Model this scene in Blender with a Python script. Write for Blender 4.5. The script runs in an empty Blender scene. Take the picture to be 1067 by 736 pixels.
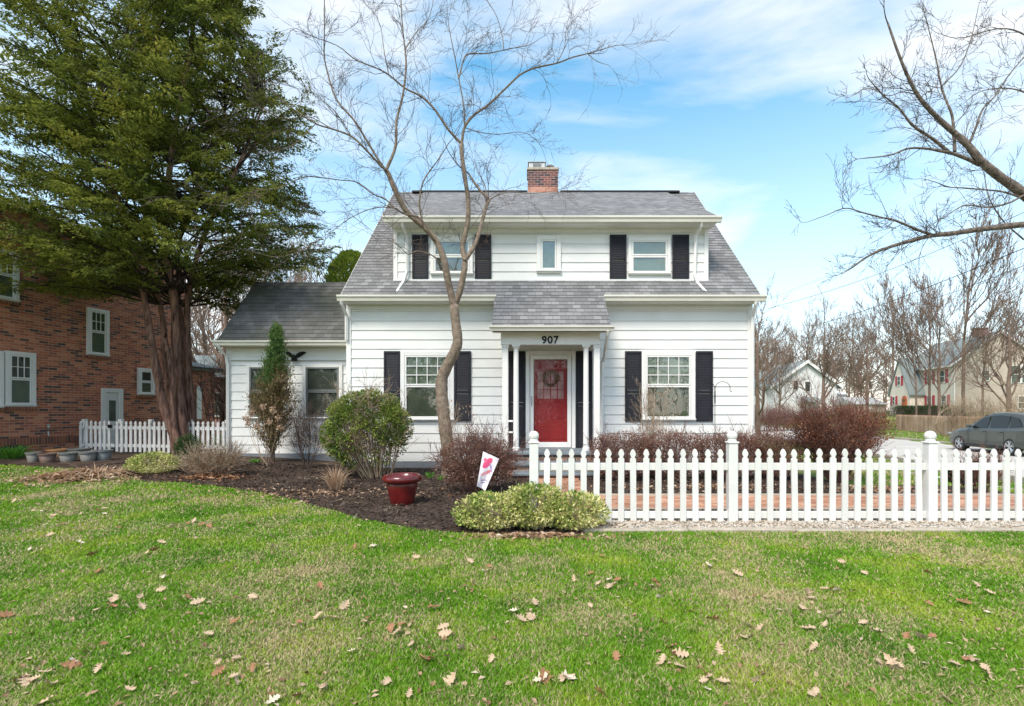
import bpy, math, random
import numpy as np
from mathutils import Vector, noise as mnoise
random.seed(7)
RNG = np.random.default_rng(7)
R = math.radians
sc = bpy.context.scene
COL = sc.collection

# ------------------------------------------------------------------ camera
F, CX, HY, CH = 520.0, 550.0, 428.0, 1.31      # focal length in px of a 1067 px wide picture, principal column, horizon row, eye height
cam = bpy.data.cameras.new('camera')
cam.sensor_width = 36.0
cam.lens = 36.0 * F / 1067.0
cam.shift_x = -(CX - 533.5) / 1067.0
cam.shift_y = (HY - 368.0) / 1067.0
cam.clip_start = 0.05
cam.clip_end = 3000
camo = bpy.data.objects.new('camera', cam)
COL.objects.link(camo)
camo.location = (0, 0, CH)
camo.rotation_euler = (R(90), 0, 0)
sc.camera = camo

# ------------------------------------------------------------------ light
SUN_ELEV, SUN_AZ = 50.0, 208.0      # azimuth clockwise from +Y
world = bpy.data.worlds.new('World')
sc.world = world
world.use_nodes = True
wn, wl = world.node_tree.nodes, world.node_tree.links
wn.clear()
w_out = wn.new('ShaderNodeOutputWorld')
w_bg = wn.new('ShaderNodeBackground')
w_bg.inputs['Strength'].default_value = 0.133
sky = wn.new('ShaderNodeTexSky')
sky.sky_type = 'NISHITA'
sky.sun_disc = False
sky.sun_elevation = R(SUN_ELEV)
sky.sun_rotation = R(SUN_AZ)
sky.air_density = 1.0
sky.dust_density = 0.6
sky.ozone_density = 1.6
tc = wn.new('ShaderNodeTexCoord')
mp = wn.new('ShaderNodeMapping')
mp.inputs['Scale'].default_value = (1.5, 1.5, 5.0)
mp.inputs['Rotation'].default_value = (0.0, R(16), 0.0)
mp.inputs['Location'].default_value = (0.35, 0.0, 0.3)
cn = wn.new('ShaderNodeTexNoise')
cn.inputs['Scale'].default_value = 1.1
cn.inputs['Detail'].default_value = 9
cn.inputs['Roughness'].default_value = 0.55
cn.inputs['Distortion'].default_value = 0.5
cr = wn.new('ShaderNodeValToRGB')
cr.color_ramp.elements[0].position = 0.33
cr.color_ramp.elements[1].position = 0.66
cr.color_ramp.elements[0].color = (0, 0, 0, 1)
cr.color_ramp.elements[1].color = (.88, .88, .88, 1)
sep = wn.new('ShaderNodeSeparateXYZ')
hz = wn.new('ShaderNodeMapRange')          # thicker veil of cloud near the horizon
hz.inputs['From Min'].default_value = 0.0
hz.inputs['From Max'].default_value = 0.62
hz.inputs['To Min'].default_value = 0.78
hz.inputs['To Max'].default_value = 0.0
mx0 = wn.new('ShaderNodeMath'); mx0.operation = 'MAXIMUM'
cmix = wn.new('ShaderNodeMixRGB')
cmix.inputs['Color2'].default_value = (7.6, 7.25, 7.0, 1)
satn = wn.new('ShaderNodeHueSaturation')
satn.inputs['Saturation'].default_value = 1.35
satn.inputs['Value'].default_value = 1.75
satn.inputs['Hue'].default_value = 0.476
wl.new(tc.outputs['Generated'], mp.inputs['Vector'])
wl.new(mp.outputs['Vector'], cn.inputs['Vector'])
wl.new(cn.outputs['Fac'], cr.inputs['Fac'])
wl.new(tc.outputs['Generated'], sep.inputs[0])
wl.new(sep.outputs['Z'], hz.inputs['Value'])
wl.new(cr.outputs['Color'], mx0.inputs[0])
wl.new(hz.outputs['Result'], mx0.inputs[1])
wl.new(mx0.outputs[0], cmix.inputs['Fac'])
wl.new(sky.outputs['Color'], satn.inputs['Color'])
wl.new(satn.outputs['Color'], cmix.inputs['Color1'])
wl.new(cmix.outputs['Color'], w_bg.inputs['Color'])
wl.new(w_bg.outputs[0], w_out.inputs['Surface'])

sl = bpy.data.lights.new('sun', 'SUN')
sl.energy = 3.0
sl.angle = R(20)
sl.color = (1.0, 0.91, 0.79)
so = bpy.data.objects.new('sun', sl)
COL.objects.link(so)
_az, _el = R(SUN_AZ), R(SUN_ELEV)
_d = Vector((math.sin(_az) * math.cos(_el), math.cos(_az) * math.cos(_el), math.sin(_el)))
so.rotation_euler = _d.to_track_quat('Z', 'Y').to_euler()
so.location = (0, -5, 30)

sc.view_settings.view_transform = 'Standard'
sc.view_settings.look = 'None'
sc.view_settings.exposure = 0.46
sc.view_settings.gamma = 1
sc.view_settings.use_curve_mapping = False
sc.cycles.max_bounces = 6
sc.cycles.diffuse_bounces = 3
sc.cycles.transparent_max_bounces = 8

# ------------------------------------------------------------------ helpers
def W(px, py, Y):
    """point at distance Y that shows at column px, row py"""
    return (float((px - CX) / F * Y), float(Y), float(CH - (py - HY) / F * Y))

def ss(v, a, b):
    t = np.clip((np.asarray(v, float) - a) / (b - a), 0, 1)
    return t * t * (3 - 2 * t)

def street_near(y): return 14.4 + 0.16 * (np.asarray(y, float) - 21)
def street_far(y): return street_near(y) + 7.6

def T(x, y):
    """height of the ground"""
    x = np.asarray(x, float); y = np.asarray(y, float)
    z = 0.2 * ss(-x, 3, 7) * ss(y, 6.5, 11)
    q = street_near(y) - x
    z = z - 0.55 * (1 - ss(q, 0.6, 5.5))
    off = x - street_far(y)
    z = z + 0.12 * (off > 0) + 1.6 * ss(off, 9, 22)
    return z

def G(px, py):
    z = 0.0
    for _ in range(12):
        Y = F * (CH - z) / (py - HY)
        z = float(T((px - CX) / F * Y, Y))
    return ((px - CX) / F * Y, Y, z)

def GY(px, Y):
    x = (px - CX) / F * Y
    return (x, Y, float(T(x, Y)))

ORG = {}
def rot_axis(d):
    d = Vector(d).normalized()
    u = d.cross(Vector((0, 0, 1)))
    if u.length < 1e-3: u = Vector((1, 0, 0))
    u.normalize()
    return d, u, d.cross(u).normalized()

class MB:
    def __init__(s):
        s.V = []; s.L = []; s.N = []; s.UV = []; s.n = 0
    def add(s, verts, faces, uvs=None):
        verts = np.asarray(verts, float).reshape(-1, 3)
        if isinstance(faces, np.ndarray):
            f = faces.astype(np.int64)
            s.L.append(f.ravel() + s.n); s.N.append(np.full(len(f), f.shape[1]))
            nl = f.size
        else:
            flat = np.array([i for f in faces for i in f], dtype=np.int64)
            s.L.append(flat + s.n); s.N.append(np.array([len(f) for f in faces]))
            nl = len(flat)
        s.UV.append(np.full((nl, 2), np.nan) if uvs is None else np.asarray(uvs, float).reshape(-1, 2))
        s.V.append(verts); s.n += len(verts)
        return s
    def box(s, x0, x1, y0, y1, z0, z1):
        x0, x1 = min(x0, x1), max(x0, x1); y0, y1 = min(y0, y1), max(y0, y1); z0, z1 = min(z0, z1), max(z0, z1)
        v = [(x0,y0,z0),(x1,y0,z0),(x1,y1,z0),(x0,y1,z0),(x0,y0,z1),(x1,y0,z1),(x1,y1,z1),(x0,y1,z1)]
        return s.add(v, [(0,3,2,1),(4,5,6,7),(0,1,5,4),(1,2,6,5),(2,3,7,6),(3,0,4,7)])
    def bbox(s, x0, x1, y0, y1, z0, z1, b=0.004):
        """box with chamfered long edges seen from the front"""
        x0, x1 = min(x0, x1), max(x0, x1); y0, y1 = min(y0, y1), max(y0, y1); z0, z1 = min(z0, z1), max(z0, z1)
        b = min(b, (x1-x0)/3, (y1-y0)/3, (z1-z0)/3)
        v = []
        for z, i in ((z0, b), (z0+b, 0), (z1-b, 0), (z1, b)):
            v += [(x0+i+b*(i==0),y0+i,z),(x1-i-b*(i==0),y0+i,z),(x1-i,y0+i+b*(i==0),z),(x1-i,y1-i-b*(i==0),z),
                  (x1-i-b*(i==0),y1-i,z),(x0+i+b*(i==0),y1-i,z),(x0+i,y1-i-b*(i==0),z),(x0+i,y0+i+b*(i==0),z)]
        f = [tuple(range(7,-1,-1)), tuple(range(24,32))]
        for k in range(3):
            for j in range(8):
                a, c = k*8+j, k*8+(j+1)%8
                f.append((a, c, c+8, a+8))
        return s.add(v, f)
    def prism(s, pts, axis, a0, a1):
        """polygon pts (two coords) extruded along axis 'x','y','z'"""
        n = len(pts)
        def m(p, a):
            return {'x': (a, p[0], p[1]), 'y': (p[0], a, p[1]), 'z': (p[0], p[1], a)}[axis]
        v = [m(p, a0) for p in pts] + [m(p, a1) for p in pts]
        f = [tuple(range(n)), tuple(range(2*n-1, n-1, -1))]
        for i in range(n):
            j = (i+1) % n
            f.append((j, i, i+n, j+n))
        ar = sum(pts[i][0]*pts[(i+1)%n][1] - pts[(i+1)%n][0]*pts[i][1] for i in range(n))
        flip = (ar > 0) == ((a1 > a0) if axis in 'xz' else (a1 < a0))
        if flip: pass
        else: f = [tuple(reversed(q)) for q in f]
        return s.add(v, f)
    def tube(s, pts, rad, n=6, cap=True):
        pts = [Vector(p) for p in pts]
        if not hasattr(rad, '__len__'): rad = [rad]*len(pts)
        V = []; m = len(pts)
        u = None
        for i, p in enumerate(pts):
            d = (pts[min(i+1, m-1)] - pts[max(i-1, 0)])
            if d.length < 1e-9: d = Vector((0,0,1))
            d.normalize()
            if u is None:
                _, u, w = rot_axis(d)
            else:
                u = u - d*u.dot(d)
                if u.length < 1e-5: _, u, w = rot_axis(d)
                u.normalize(); w = d.cross(u)
            for k in range(n):
                a = 2*math.pi*k/n
                q = p + (u*math.cos(a) + w*math.sin(a))*rad[i]
                V.append((q.x, q.y, q.z))
        fs = []
        for i in range(m-1):
            for k in range(n):
                a, b = i*n+k, i*n+(k+1)%n
                fs.append((a, b, b+n, a+n))
        if cap and n > 3:
            fs.append(tuple(range(n-1, -1, -1))); fs.append(tuple(range((m-1)*n, m*n)))
        return s.add(V, fs)
    def lathe(s, prof, c=(0,0,0), n=24, sx=1, sy=1):
        V = []
        for r, z in prof:
            for k in range(n):
                a = 2*math.pi*k/n
                V.append((c[0]+r*sx*math.cos(a), c[1]+r*sy*math.sin(a), c[2]+z))
        fs = []
        for i in range(len(prof)-1):
            for k in range(n):
                a, b = i*n+k, i*n+(k+1)%n
                fs.append((a, b, b+n, a+n))
        fs.append(tuple(range(n-1,-1,-1))); fs.append(tuple(range((len(prof)-1)*n, len(prof)*n)))
        return s.add(V, fs)
    def blob(s, c, r, n=10, m=7, wob=0.0, seed=0):
        V = []
        for i in range(m+1):
            t = math.pi*i/m
            for k in range(n):
                a = 2*math.pi*k/n
                d = Vector((math.sin(t)*math.cos(a), math.sin(t)*math.sin(a), math.cos(t)))
                q = 1+wob*mnoise.noise(d*1.7+Vector((seed, seed*.3, 0)))
                V.append((c[0]+d.x*r[0]*q, c[1]+d.y*r[1]*q, c[2]+d.z*r[2]*q))
        fs = []
        for i in range(m):
            for k in range(n):
                a, b = i*n+k, i*n+(k+1)%n
                fs.append((a, a+n, b+n, b))
        return s.add(V, fs)
    def leaves(s, C, D, Nn, ln, wd):
        """diamond leaves: centres C, direction D, side vector Nn"""
        C = np.asarray(C); k = len(C)
        D = D/np.maximum(np.linalg.norm(D, axis=1, keepdims=True), 1e-9)
        S = np.cross(D, Nn); S /= np.maximum(np.linalg.norm(S, axis=1, keepdims=True), 1e-9)
        ln = np.broadcast_to(np.asarray(ln, float), (k,))[:, None]
        wd = np.broadcast_to(np.asarray(wd, float), (k,))[:, None]
        up = np.cross(S, D)*ln*0.12
        a = C - D*ln*0.5; b = C + S*wd*0.5 + up; c = C + D*ln*0.5; d = C - S*wd*0.5 + up
        V = np.stack([a, b, c, d], 1).reshape(-1, 3)
        Fc = np.arange(4*k).reshape(k, 4)
        return s.add(V, Fc)
    def build(s, name, mat, parent=None, smooth=False, offset=None):
        V = np.concatenate(s.V); L = np.concatenate(s.L); N = np.concatenate(s.N)
        UV = np.concatenate(s.UV)
        st = np.concatenate([[0], np.cumsum(N)[:-1]])
        # automatic metre UVs: u horizontal in the face, v up the face
        A = V[L[st]]; B = V[L[st+1]]; Cc = V[L[st+2]]
        nn = np.cross(B-A, Cc-A); nn /= np.maximum(np.linalg.norm(nn, axis=1, keepdims=True), 1e-12)
        u = np.stack([-nn[:, 1], nn[:, 0], np.zeros(len(nn))], 1)
        flat = np.linalg.norm(u, axis=1) < 1e-3
        u[flat] = (1, 0, 0); u /= np.linalg.norm(u, axis=1, keepdims=True)
        v = np.cross(nn, u)
        fi = np.repeat(np.arange(len(N)), N)
        P = V[L]
        auto = np.stack([(P*u[fi]).sum(1), (P*v[fi]).sum(1)], 1)
        bad = np.isnan(UV[:, 0]); UV[bad] = auto[bad]
        o0 = np.zeros(3)
        if parent is not None: o0 = np.array(ORG.get(parent.name, (0, 0, 0)))
        if offset is not None:
            V = V - np.array(offset)
        else:
            V = V - o0
        me = bpy.data.meshes.new(name)
        me.vertices.add(len(V)); me.vertices.foreach_set('co', V.astype(np.float32).ravel())
        me.loops.add(len(L)); me.loops.foreach_set('vertex_index', L.astype(np.int32))
        me.polygons.add(len(N)); me.polygons.foreach_set('loop_start', st.astype(np.int32))
        me.polygons.foreach_set('loop_total', N.astype(np.int32))
        me.polygons.foreach_set('use_smooth', np.full(len(N), bool(smooth)))
        uvl = me.uv_layers.new(name='UVMap')
        uvl.data.foreach_set('uv', UV.astype(np.float32).ravel())
        me.update(calc_edges=True); me.validate()
        if mat: me.materials.append(mat)
        o = bpy.data.objects.new(name, me)
        COL.objects.link(o)
        if parent is not None: o.parent = parent
        if offset is not None:
            o.location = offset
            ORG[o.name] = tuple(offset)
        else:
            ORG[o.name] = tuple(o0)
        return o

def tag(o, label=None, cat=None, group=None, kind=None):
    if label: o['label'] = label
    if cat: o['category'] = cat
    if group: o['group'] = group
    if kind: o['kind'] = kind
    return o

def thing(name, loc, label, cat, group=None, rz=0):
    o = bpy.data.objects.new(name, None)
    o.empty_display_size = 0.2
    COL.objects.link(o)
    o.location = loc; o.rotation_euler = (0, 0, rz)
    ORG[o.name] = tuple(loc)
    return tag(o, label, cat, group)

def copy_tree(o, parent=None):
    c = o.copy(); COL.objects.link(c)
    if parent: c.parent = parent
    for ch in list(o.children):
        copy_tree(ch, c)
    return c

def clone(o, loc, rz=0, scale=None, label=None, group=None):
    c = copy_tree(o); c.location = loc; c.rotation_euler = (0, 0, rz)
    if scale: c.scale = (scale,)*3 if not hasattr(scale, '__len__') else scale
    if label: c['label'] = label
    if group: c['group'] = group
    return c

# ------------------------------------------------------------------ materials
def newmat(name):
    m = bpy.data.materials.new(name); m.use_nodes = True
    nt = m.node_tree
    return m, nt.nodes, nt.links, nt.nodes['Principled BSDF']

def ramp(n, stops):
    r = n.new('ShaderNodeValToRGB'); e = r.color_ramp.elements
    while len(e) < len(stops): e.new(0.5)
    for i, (p, c) in enumerate(stops):
        e[i].position = p; e[i].color = (*c, 1)
    return r

def mat(name, col, rough=0.7, var=0.12, scale=6.0, bump=0.0, bscale=40.0, metal=0.0, col2=None, spec=None, coat=0.0, detail=5):
    """plain surface with mottled colour and optional bump"""
    m, n, l, b = newmat(name)
    t = n.new('ShaderNodeTexCoord')
    nz = n.new('ShaderNodeTexNoise'); nz.inputs['Scale'].default_value = scale; nz.inputs['Detail'].default_value = detail
    l.new(t.outputs['Object'], nz.inputs['Vector'])
    c = np.array(col)
    c2 = np.array(col2) if col2 is not None else c*(1+var)
    c1 = c if col2 is not None else c*(1-var)
    r = ramp(n, [(0.32, tuple(np.clip(c1, 0, 1))), (0.68, tuple(np.clip(c2, 0, 1)))])
    l.new(nz.outputs['Fac'], r.inputs['Fac']); l.new(r.outputs['Color'], b.inputs['Base Color'])
    b.inputs['Roughness'].default_value = rough; b.inputs['Metallic'].default_value = metal
    if spec is not None: b.inputs['Specular IOR Level'].default_value = spec
    if coat: b.inputs['Coat Weight'].default_value = coat; b.inputs['Coat Roughness'].default_value = 0.08
    if bump:
        n2 = n.new('ShaderNodeTexNoise'); n2.inputs['Scale'].default_value = bscale; n2.inputs['Detail'].default_value = 6
        bp = n.new('ShaderNodeBump'); bp.inputs['Strength'].default_value = bump; bp.inputs['Distance'].default_value = 0.02
        l.new(t.outputs['Object'], n2.inputs['Vector']); l.new(n2.outputs['Fac'], bp.inputs['Height']); l.new(bp.outputs[0], b.inputs['Normal'])
    return m

def leafmat(name, stops, rough=0.55, clump=0.8, trans=0.25):
    """colour differs from leaf to leaf and, more slowly, from clump to clump"""
    m, n, l, b = newmat(name)
    g = n.new('ShaderNodeNewGeometry'); t = n.new('ShaderNodeTexCoord')
    nz = n.new('ShaderNodeTexNoise'); nz.inputs['Scale'].default_value = clump; nz.inputs['Detail'].default_value = 3
    l.new(t.outputs['Object'], nz.inputs['Vector'])
    a = n.new('ShaderNodeMath'); a.operation = 'MULTIPLY_ADD'; a.inputs[1].default_value = 0.55
    l.new(g.outputs['Random Per Island'], a.inputs[0])
    s2 = n.new('ShaderNodeMath'); s2.operation = 'MULTIPLY_ADD'; s2.inputs[1].default_value = 1.6; s2.inputs[2].default_value = -0.58
    l.new(nz.outputs['Fac'], s2.inputs[0]); l.new(s2.outputs[0], a.inputs[2])
    r = ramp(n, stops); l.new(a.outputs[0], r.inputs['Fac'])
    l.new(r.outputs['Color'], b.inputs['Base Color']); b.inputs['Roughness'].default_value = rough
    b.inputs['Specular IOR Level'].default_value = 0.3
    if trans:
        tr = n.new('ShaderNodeBsdfTranslucent'); l.new(r.outputs['Color'], tr.inputs['Color'])
        mixs = n.new('ShaderNodeMixShader'); mixs.inputs[0].default_value = trans
        l.new(b.outputs[0], mixs.inputs[1]); l.new(tr.outputs[0], mixs.inputs[2])
        l.new(mixs.outputs[0], n['Material Output'].inputs['Surface'])
    return m

def brickmat(name, cols, mortar, bw=0.21, bh=0.068, ms=0.009, var=0.5, bump=0.5, rough=0.85, offset=0.5, tint=None):
    m, n, l, b = newmat(name)
    uv = n.new('ShaderNodeUVMap')
    # per-brick random value: floor the coordinates onto the same grid
    sx = n.new('ShaderNodeSeparateXYZ'); l.new(uv.outputs[0], sx.inputs[0])
    dv = n.new('ShaderNodeMath'); dv.operation = 'DIVIDE'; dv.inputs[1].default_value = bh; l.new(sx.outputs['Y'], dv.inputs[0])
    row = n.new('ShaderNodeMath'); row.operation = 'FLOOR'; l.new(dv.outputs[0], row.inputs[0])
    md = n.new('ShaderNodeMath'); md.operation = 'FLOORED_MODULO'; md.inputs[1].default_value = 2; l.new(row.outputs[0], md.inputs[0])
    du = n.new('ShaderNodeMath'); du.operation = 'DIVIDE'; du.inputs[1].default_value = bw; l.new(sx.outputs['X'], du.inputs[0])
    sh = n.new('ShaderNodeMath'); sh.operation = 'MULTIPLY_ADD'; sh.inputs[1].default_value = offset; l.new(md.outputs[0], sh.inputs[0]); l.new(du.outputs[0], sh.inputs[2])
    cl = n.new('ShaderNodeMath'); cl.operation = 'FLOOR'; l.new(sh.outputs[0], cl.inputs[0])
    cb = n.new('ShaderNodeCombineXYZ'); l.new(cl.outputs[0], cb.inputs['X']); l.new(row.outputs[0], cb.inputs['Y'])
    wnz = n.new('ShaderNodeTexWhiteNoise'); wnz.noise_dimensions = '2D'; l.new(cb.outputs[0], wnz.inputs['Vector'])
    r = ramp(n, cols); r.color_ramp.interpolation = 'LINEAR'
    l.new(wnz.outputs['Value'], r.inputs['Fac'])
    # mortar mask from fractional position
    fx = n.new('ShaderNodeMath'); fx.operation = 'FRACT'; l.new(sh.outputs[0], fx.inputs[0])
    fy = n.new('ShaderNodeMath'); fy.operation = 'FRACT'; l.new(dv.outputs[0], fy.inputs[0])
    mk = []
    for f_, w_ in ((fx, ms/bw), (fy, ms/bh)):
        p = n.new('ShaderNodeMath'); p.operation = 'PINGPONG'; p.inputs[1].default_value = 0.5; l.new(f_.outputs[0], p.inputs[0])
        c = n.new('ShaderNodeMath'); c.operation = 'LESS_THAN'; c.inputs[1].default_value = w_*0.5; l.new(p.outputs[0], c.inputs[0]); mk.append(c)
    mm = n.new('ShaderNodeMath'); mm.operation = 'MAXIMUM'; l.new(mk[0].outputs[0], mm.inputs[0]); l.new(mk[1].outputs[0], mm.inputs[1])
    t = n.new('ShaderNodeTexCoord'); nz = n.new('ShaderNodeTexNoise'); nz.inputs['Scale'].default_value = 1.1; nz.inputs['Detail'].default_value = 8
    l.new(t.outputs['Object'], nz.inputs['Vector'])
    hv = n.new('ShaderNodeMixRGB'); hv.blend_type = 'MULTIPLY'; hv.inputs[0].default_value = var
    r2 = ramp(n, [(0.3, (.62, .62, .6)), (0.7, (1.18, 1.15, 1.12))]); l.new(nz.outputs['Fac'], r2.inputs['Fac'])
    l.new(r.outputs['Color'], hv.inputs[1]); l.new(r2.outputs['Color'], hv.inputs[2])
    mx = n.new('ShaderNodeMixRGB'); mx.inputs[2].default_value = (*mortar, 1)
    l.new(mm.outputs[0], mx.inputs[0]); l.new(hv.outputs[0], mx.inputs[1])
    l.new(mx.outputs[0], b.inputs['Base Color']); b.inputs['Roughness'].default_value = rough
    if bump:
        inv = n.new('ShaderNodeMath'); inv.operation = 'SUBTRACT'; inv.inputs[0].default_value = 1; l.new(mm.outputs[0], inv.inputs[1])
        n3 = n.new('ShaderNodeTexNoise'); n3.inputs['Scale'].default_value = 70; l.new(t.outputs['Object'], n3.inputs['Vector'])
        ad = n.new('ShaderNodeMath'); ad.operation = 'MULTIPLY_ADD'; ad.inputs[1].default_value = 0.35; l.new(n3.outputs['Fac'], ad.inputs[0]); l.new(inv.outputs[0], ad.inputs[2])
        bp = n.new('ShaderNodeBump'); bp.inputs['Strength'].default_value = bump; bp.inputs['Distance'].default_value = 0.006
        l.new(ad.outputs[0], bp.inputs['Height']); l.new(bp.outputs[0], b.inputs['Normal'])
    return m

M = {}
M['siding'] = mat('white_siding', (0.78, 0.78, 0.76), 0.55, 0.035, 1.6, 0.08, 60)
M['trim'] = mat('white_trim', (0.80, 0.79, 0.765), 0.5, 0.03, 3, 0.04, 50)
M['cream_trim'] = mat('cream_gutter', (0.76, 0.73, 0.65), 0.45, 0.05, 3)
M['fence_white'] = mat('fence_white', (0.77, 0.77, 0.755), 0.45, 0.05, 3.5, 0.04, 60)
_m = M['fence_white']; _n, _l = _m.node_tree.nodes, _m.node_tree.links
_b = _n['Principled BSDF']; _src = _b.inputs['Base Color'].links[0].from_socket
_oi = _n.new('ShaderNodeObjectInfo'); _r = ramp(_n, [(0, (.88, .875, .85)), (1, (1.03, 1.03, 1.03))]); _mu = _n.new('ShaderNodeMixRGB'); _mu.blend_type = 'MULTIPLY'; _mu.inputs[0].default_value = 1
_l.new(_oi.outputs['Random'], _r.inputs['Fac']); _l.new(_src, _mu.inputs[1]); _l.new(_r.outputs['Color'], _mu.inputs[2]); _l.new(_mu.outputs[0], _b.inputs['Base Color'])
M['fence_old'] = mat('old_white_fence', (0.74, 0.74, 0.72), 0.6, 0.09, 7, 0.1, 60)
M['shutter'] = mat('charcoal_shutter', (0.017, 0.017, 0.024), 0.6, 0.15, 8, spec=.3)
M['red_door'] = mat('red_door', (0.30, 0.005, 0.010), 0.5, 0.06, 3)
M['black'] = mat('black_metal', (0.010, 0.010, 0.010), 0.6, 0.2, 8, spec=.2)
M['grey_frame'] = mat('grey_frame', (0.16, 0.17, 0.17), 0.5, 0.08, 8)
M['foundation'] = mat('painted_foundation', (0.20, 0.22, 0.24), 0.8, 0.12, 3, 0.3, 30)
M['concrete'] = mat('concrete', (0.40, 0.35, 0.28), 0.85, 0.2, 7, 0.4, 60)
M['bluestone'] = mat('bluestone', (0.16, 0.19, 0.21), 0.75, 0.25, 5, 0.3, 40)
M['interior'] = mat('dark_interior', (0.03, 0.035, 0.03), 0.8, 0.4, 1.2)
M['curtain'] = mat('sheer_curtain', (0.19, 0.23, 0.175), 0.9, 0.18, 5)
M['screen'] = mat('window_screen', (0.085, 0.10, 0.075), 0.8, 0.35, 2.5)
M['blind'] = mat('roller_blind', (0.085, 0.095, 0.085), 0.8, 0.06, 4)
M['galv'] = mat('galvanised_metal', (0.45, 0.45, 0.44), 0.45, 0.15, 12, metal=0.6)
M['bark_front'] = mat('smooth_grey_brown_bark', (0.15, 0.11, 0.08), 0.9, 0.3, 14, 1.0, 45, col2=(0.28, 0.22, 0.165))
M['twig'] = mat('twig', (0.055, 0.038, 0.032), 0.9, 0.25, 6, col2=(0.15, 0.105, 0.08))
M['bark_dark'] = mat('dark_bark', (0.07, 0.055, 0.045), 0.95, 0.3, 10, 0.8, 30, col2=(0.17, 0.135, 0.11))
M['bark_far'] = mat('far_bark', (0.12, 0.08, 0.06), 0.95, 0.25, 0.8, col2=(0.25, 0.175, 0.13))
M['bark_red'] = mat('reddish_peeling_bark', (0.10, 0.045, 0.032), 0.95, 0.3, 9, 0.9, 30, col2=(0.29, 0.155, 0.11))
M['tan_twig'] = mat('tan_twig', (0.24, 0.17, 0.11), 0.9, 0.25, 9, col2=(0.45, 0.34, 0.24))
M['maroon_twig'] = mat('maroon_twig', (0.10, 0.045, 0.035), 0.9, 0.25, 9, col2=(0.24, 0.13, 0.10))

def barkmat(name, c1, c2, sx=16, sz=.16, bump=1.0):
    m, n, l, b = newmat(name)
    t = n.new('ShaderNodeTexCoord'); mp_ = n.new('ShaderNodeMapping'); mp_.inputs['Scale'].default_value = (1, 1, sz)
    l.new(t.outputs['Object'], mp_.inputs['Vector'])
    a = n.new('ShaderNodeTexNoise'); a.inputs['Scale'].default_value = sx; a.inputs['Detail'].default_value = 7; a.inputs['Roughness'].default_value = .65
    l.new(mp_.outputs[0], a.inputs['Vector']); r = ramp(n, [(.36, c1), (.62, c2)]); l.new(a.outputs['Fac'], r.inputs['Fac'])
    l.new(r.outputs['Color'], b.inputs['Base Color']); b.inputs['Roughness'].default_value = .95
    bp = n.new('ShaderNodeBump'); bp.inputs['Strength'].default_value = bump; bp.inputs['Distance'].default_value = .03
    l.new(a.outputs['Fac'], bp.inputs['Height']); l.new(bp.outputs[0], b.inputs['Normal'])
    return m
M['bark_red'] = barkmat('reddish_peeling_bark', (.055, .028, .022), (.30, .165, .12))
M['limb'] = barkmat('grey_brown_limb_bark', (.07, .055, .045), (.24, .19, .155), 14, 1.0, .9)
def glassmat(name, tint=(0.88, 0.90, 0.88), refl=0.10):
    m, n, l, b = newmat(name)
    tr = n.new('ShaderNodeBsdfTransparent'); tr.inputs[0].default_value = (*tint, 1)
    gl = n.new('ShaderNodeBsdfGlossy'); gl.inputs['Roughness'].default_value = 0.03
    gl.inputs[0].default_value = (0.9, 0.93, 0.93, 1)
    t = n.new('ShaderNodeTexCoord'); nz = n.new('ShaderNodeTexNoise'); nz.inputs['Scale'].default_value = 2.2
    bp = n.new('ShaderNodeBump'); bp.inputs['Strength'].default_value = 0.15; bp.inputs['Distance'].default_value = 0.05
    l.new(t.outputs['Object'], nz.inputs['Vector']); l.new(nz.outputs['Fac'], bp.inputs['Height']); l.new(bp.outputs[0], gl.inputs['Normal'])
    mx = n.new('ShaderNodeMixShader'); mx.inputs[0].default_value = refl
    l.new(tr.outputs[0], mx.inputs[1]); l.new(gl.outputs[0], mx.inputs[2]); l.new(mx.outputs[0], n['Material Output'].inputs['Surface'])
    n.remove(b)
    return m
M['glass'] = glassmat('window_glass')
M['glass_door'] = glassmat('door_glass', (0.95, 0.95, 0.95), 0.02)

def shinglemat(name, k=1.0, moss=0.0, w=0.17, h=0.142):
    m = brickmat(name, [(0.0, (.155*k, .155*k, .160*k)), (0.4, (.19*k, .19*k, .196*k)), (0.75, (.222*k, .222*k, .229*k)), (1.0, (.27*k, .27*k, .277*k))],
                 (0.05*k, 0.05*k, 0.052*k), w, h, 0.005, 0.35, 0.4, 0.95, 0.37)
    n, l = m.node_tree.nodes, m.node_tree.links
    b = n['Principled BSDF']
    src = b.inputs['Base Color'].links[0].from_socket
    t = n.new('ShaderNodeTexCoord'); g = n.new('ShaderNodeTexNoise'); g.inputs['Scale'].default_value = 90
    l.new(t.outputs['Object'], g.inputs['Vector'])
    rr = ramp(n, [(0.25, (.75, .75, .75)), (0.75, (1.25, 1.25, 1.25))]); l.new(g.outputs['Fac'], rr.inputs['Fac'])
    mu = n.new('ShaderNodeMixRGB'); mu.blend_type = 'MULTIPLY'; mu.inputs[0].default_value = 1
    l.new(src, mu.inputs[1]); l.new(rr.outputs['Color'], mu.inputs[2])
    out = mu.outputs[0]
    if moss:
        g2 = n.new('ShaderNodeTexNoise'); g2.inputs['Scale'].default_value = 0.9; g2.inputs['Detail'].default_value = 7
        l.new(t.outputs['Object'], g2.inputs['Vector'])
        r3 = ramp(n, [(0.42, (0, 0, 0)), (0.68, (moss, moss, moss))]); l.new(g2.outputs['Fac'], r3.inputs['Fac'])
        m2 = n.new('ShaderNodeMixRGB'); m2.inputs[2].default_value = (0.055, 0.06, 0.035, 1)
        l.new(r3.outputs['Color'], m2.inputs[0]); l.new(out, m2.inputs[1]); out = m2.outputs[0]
    l.new(out, b.inputs['Base Color'])
    return m
M['shingle'] = shinglemat('grey_shingles')
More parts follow.
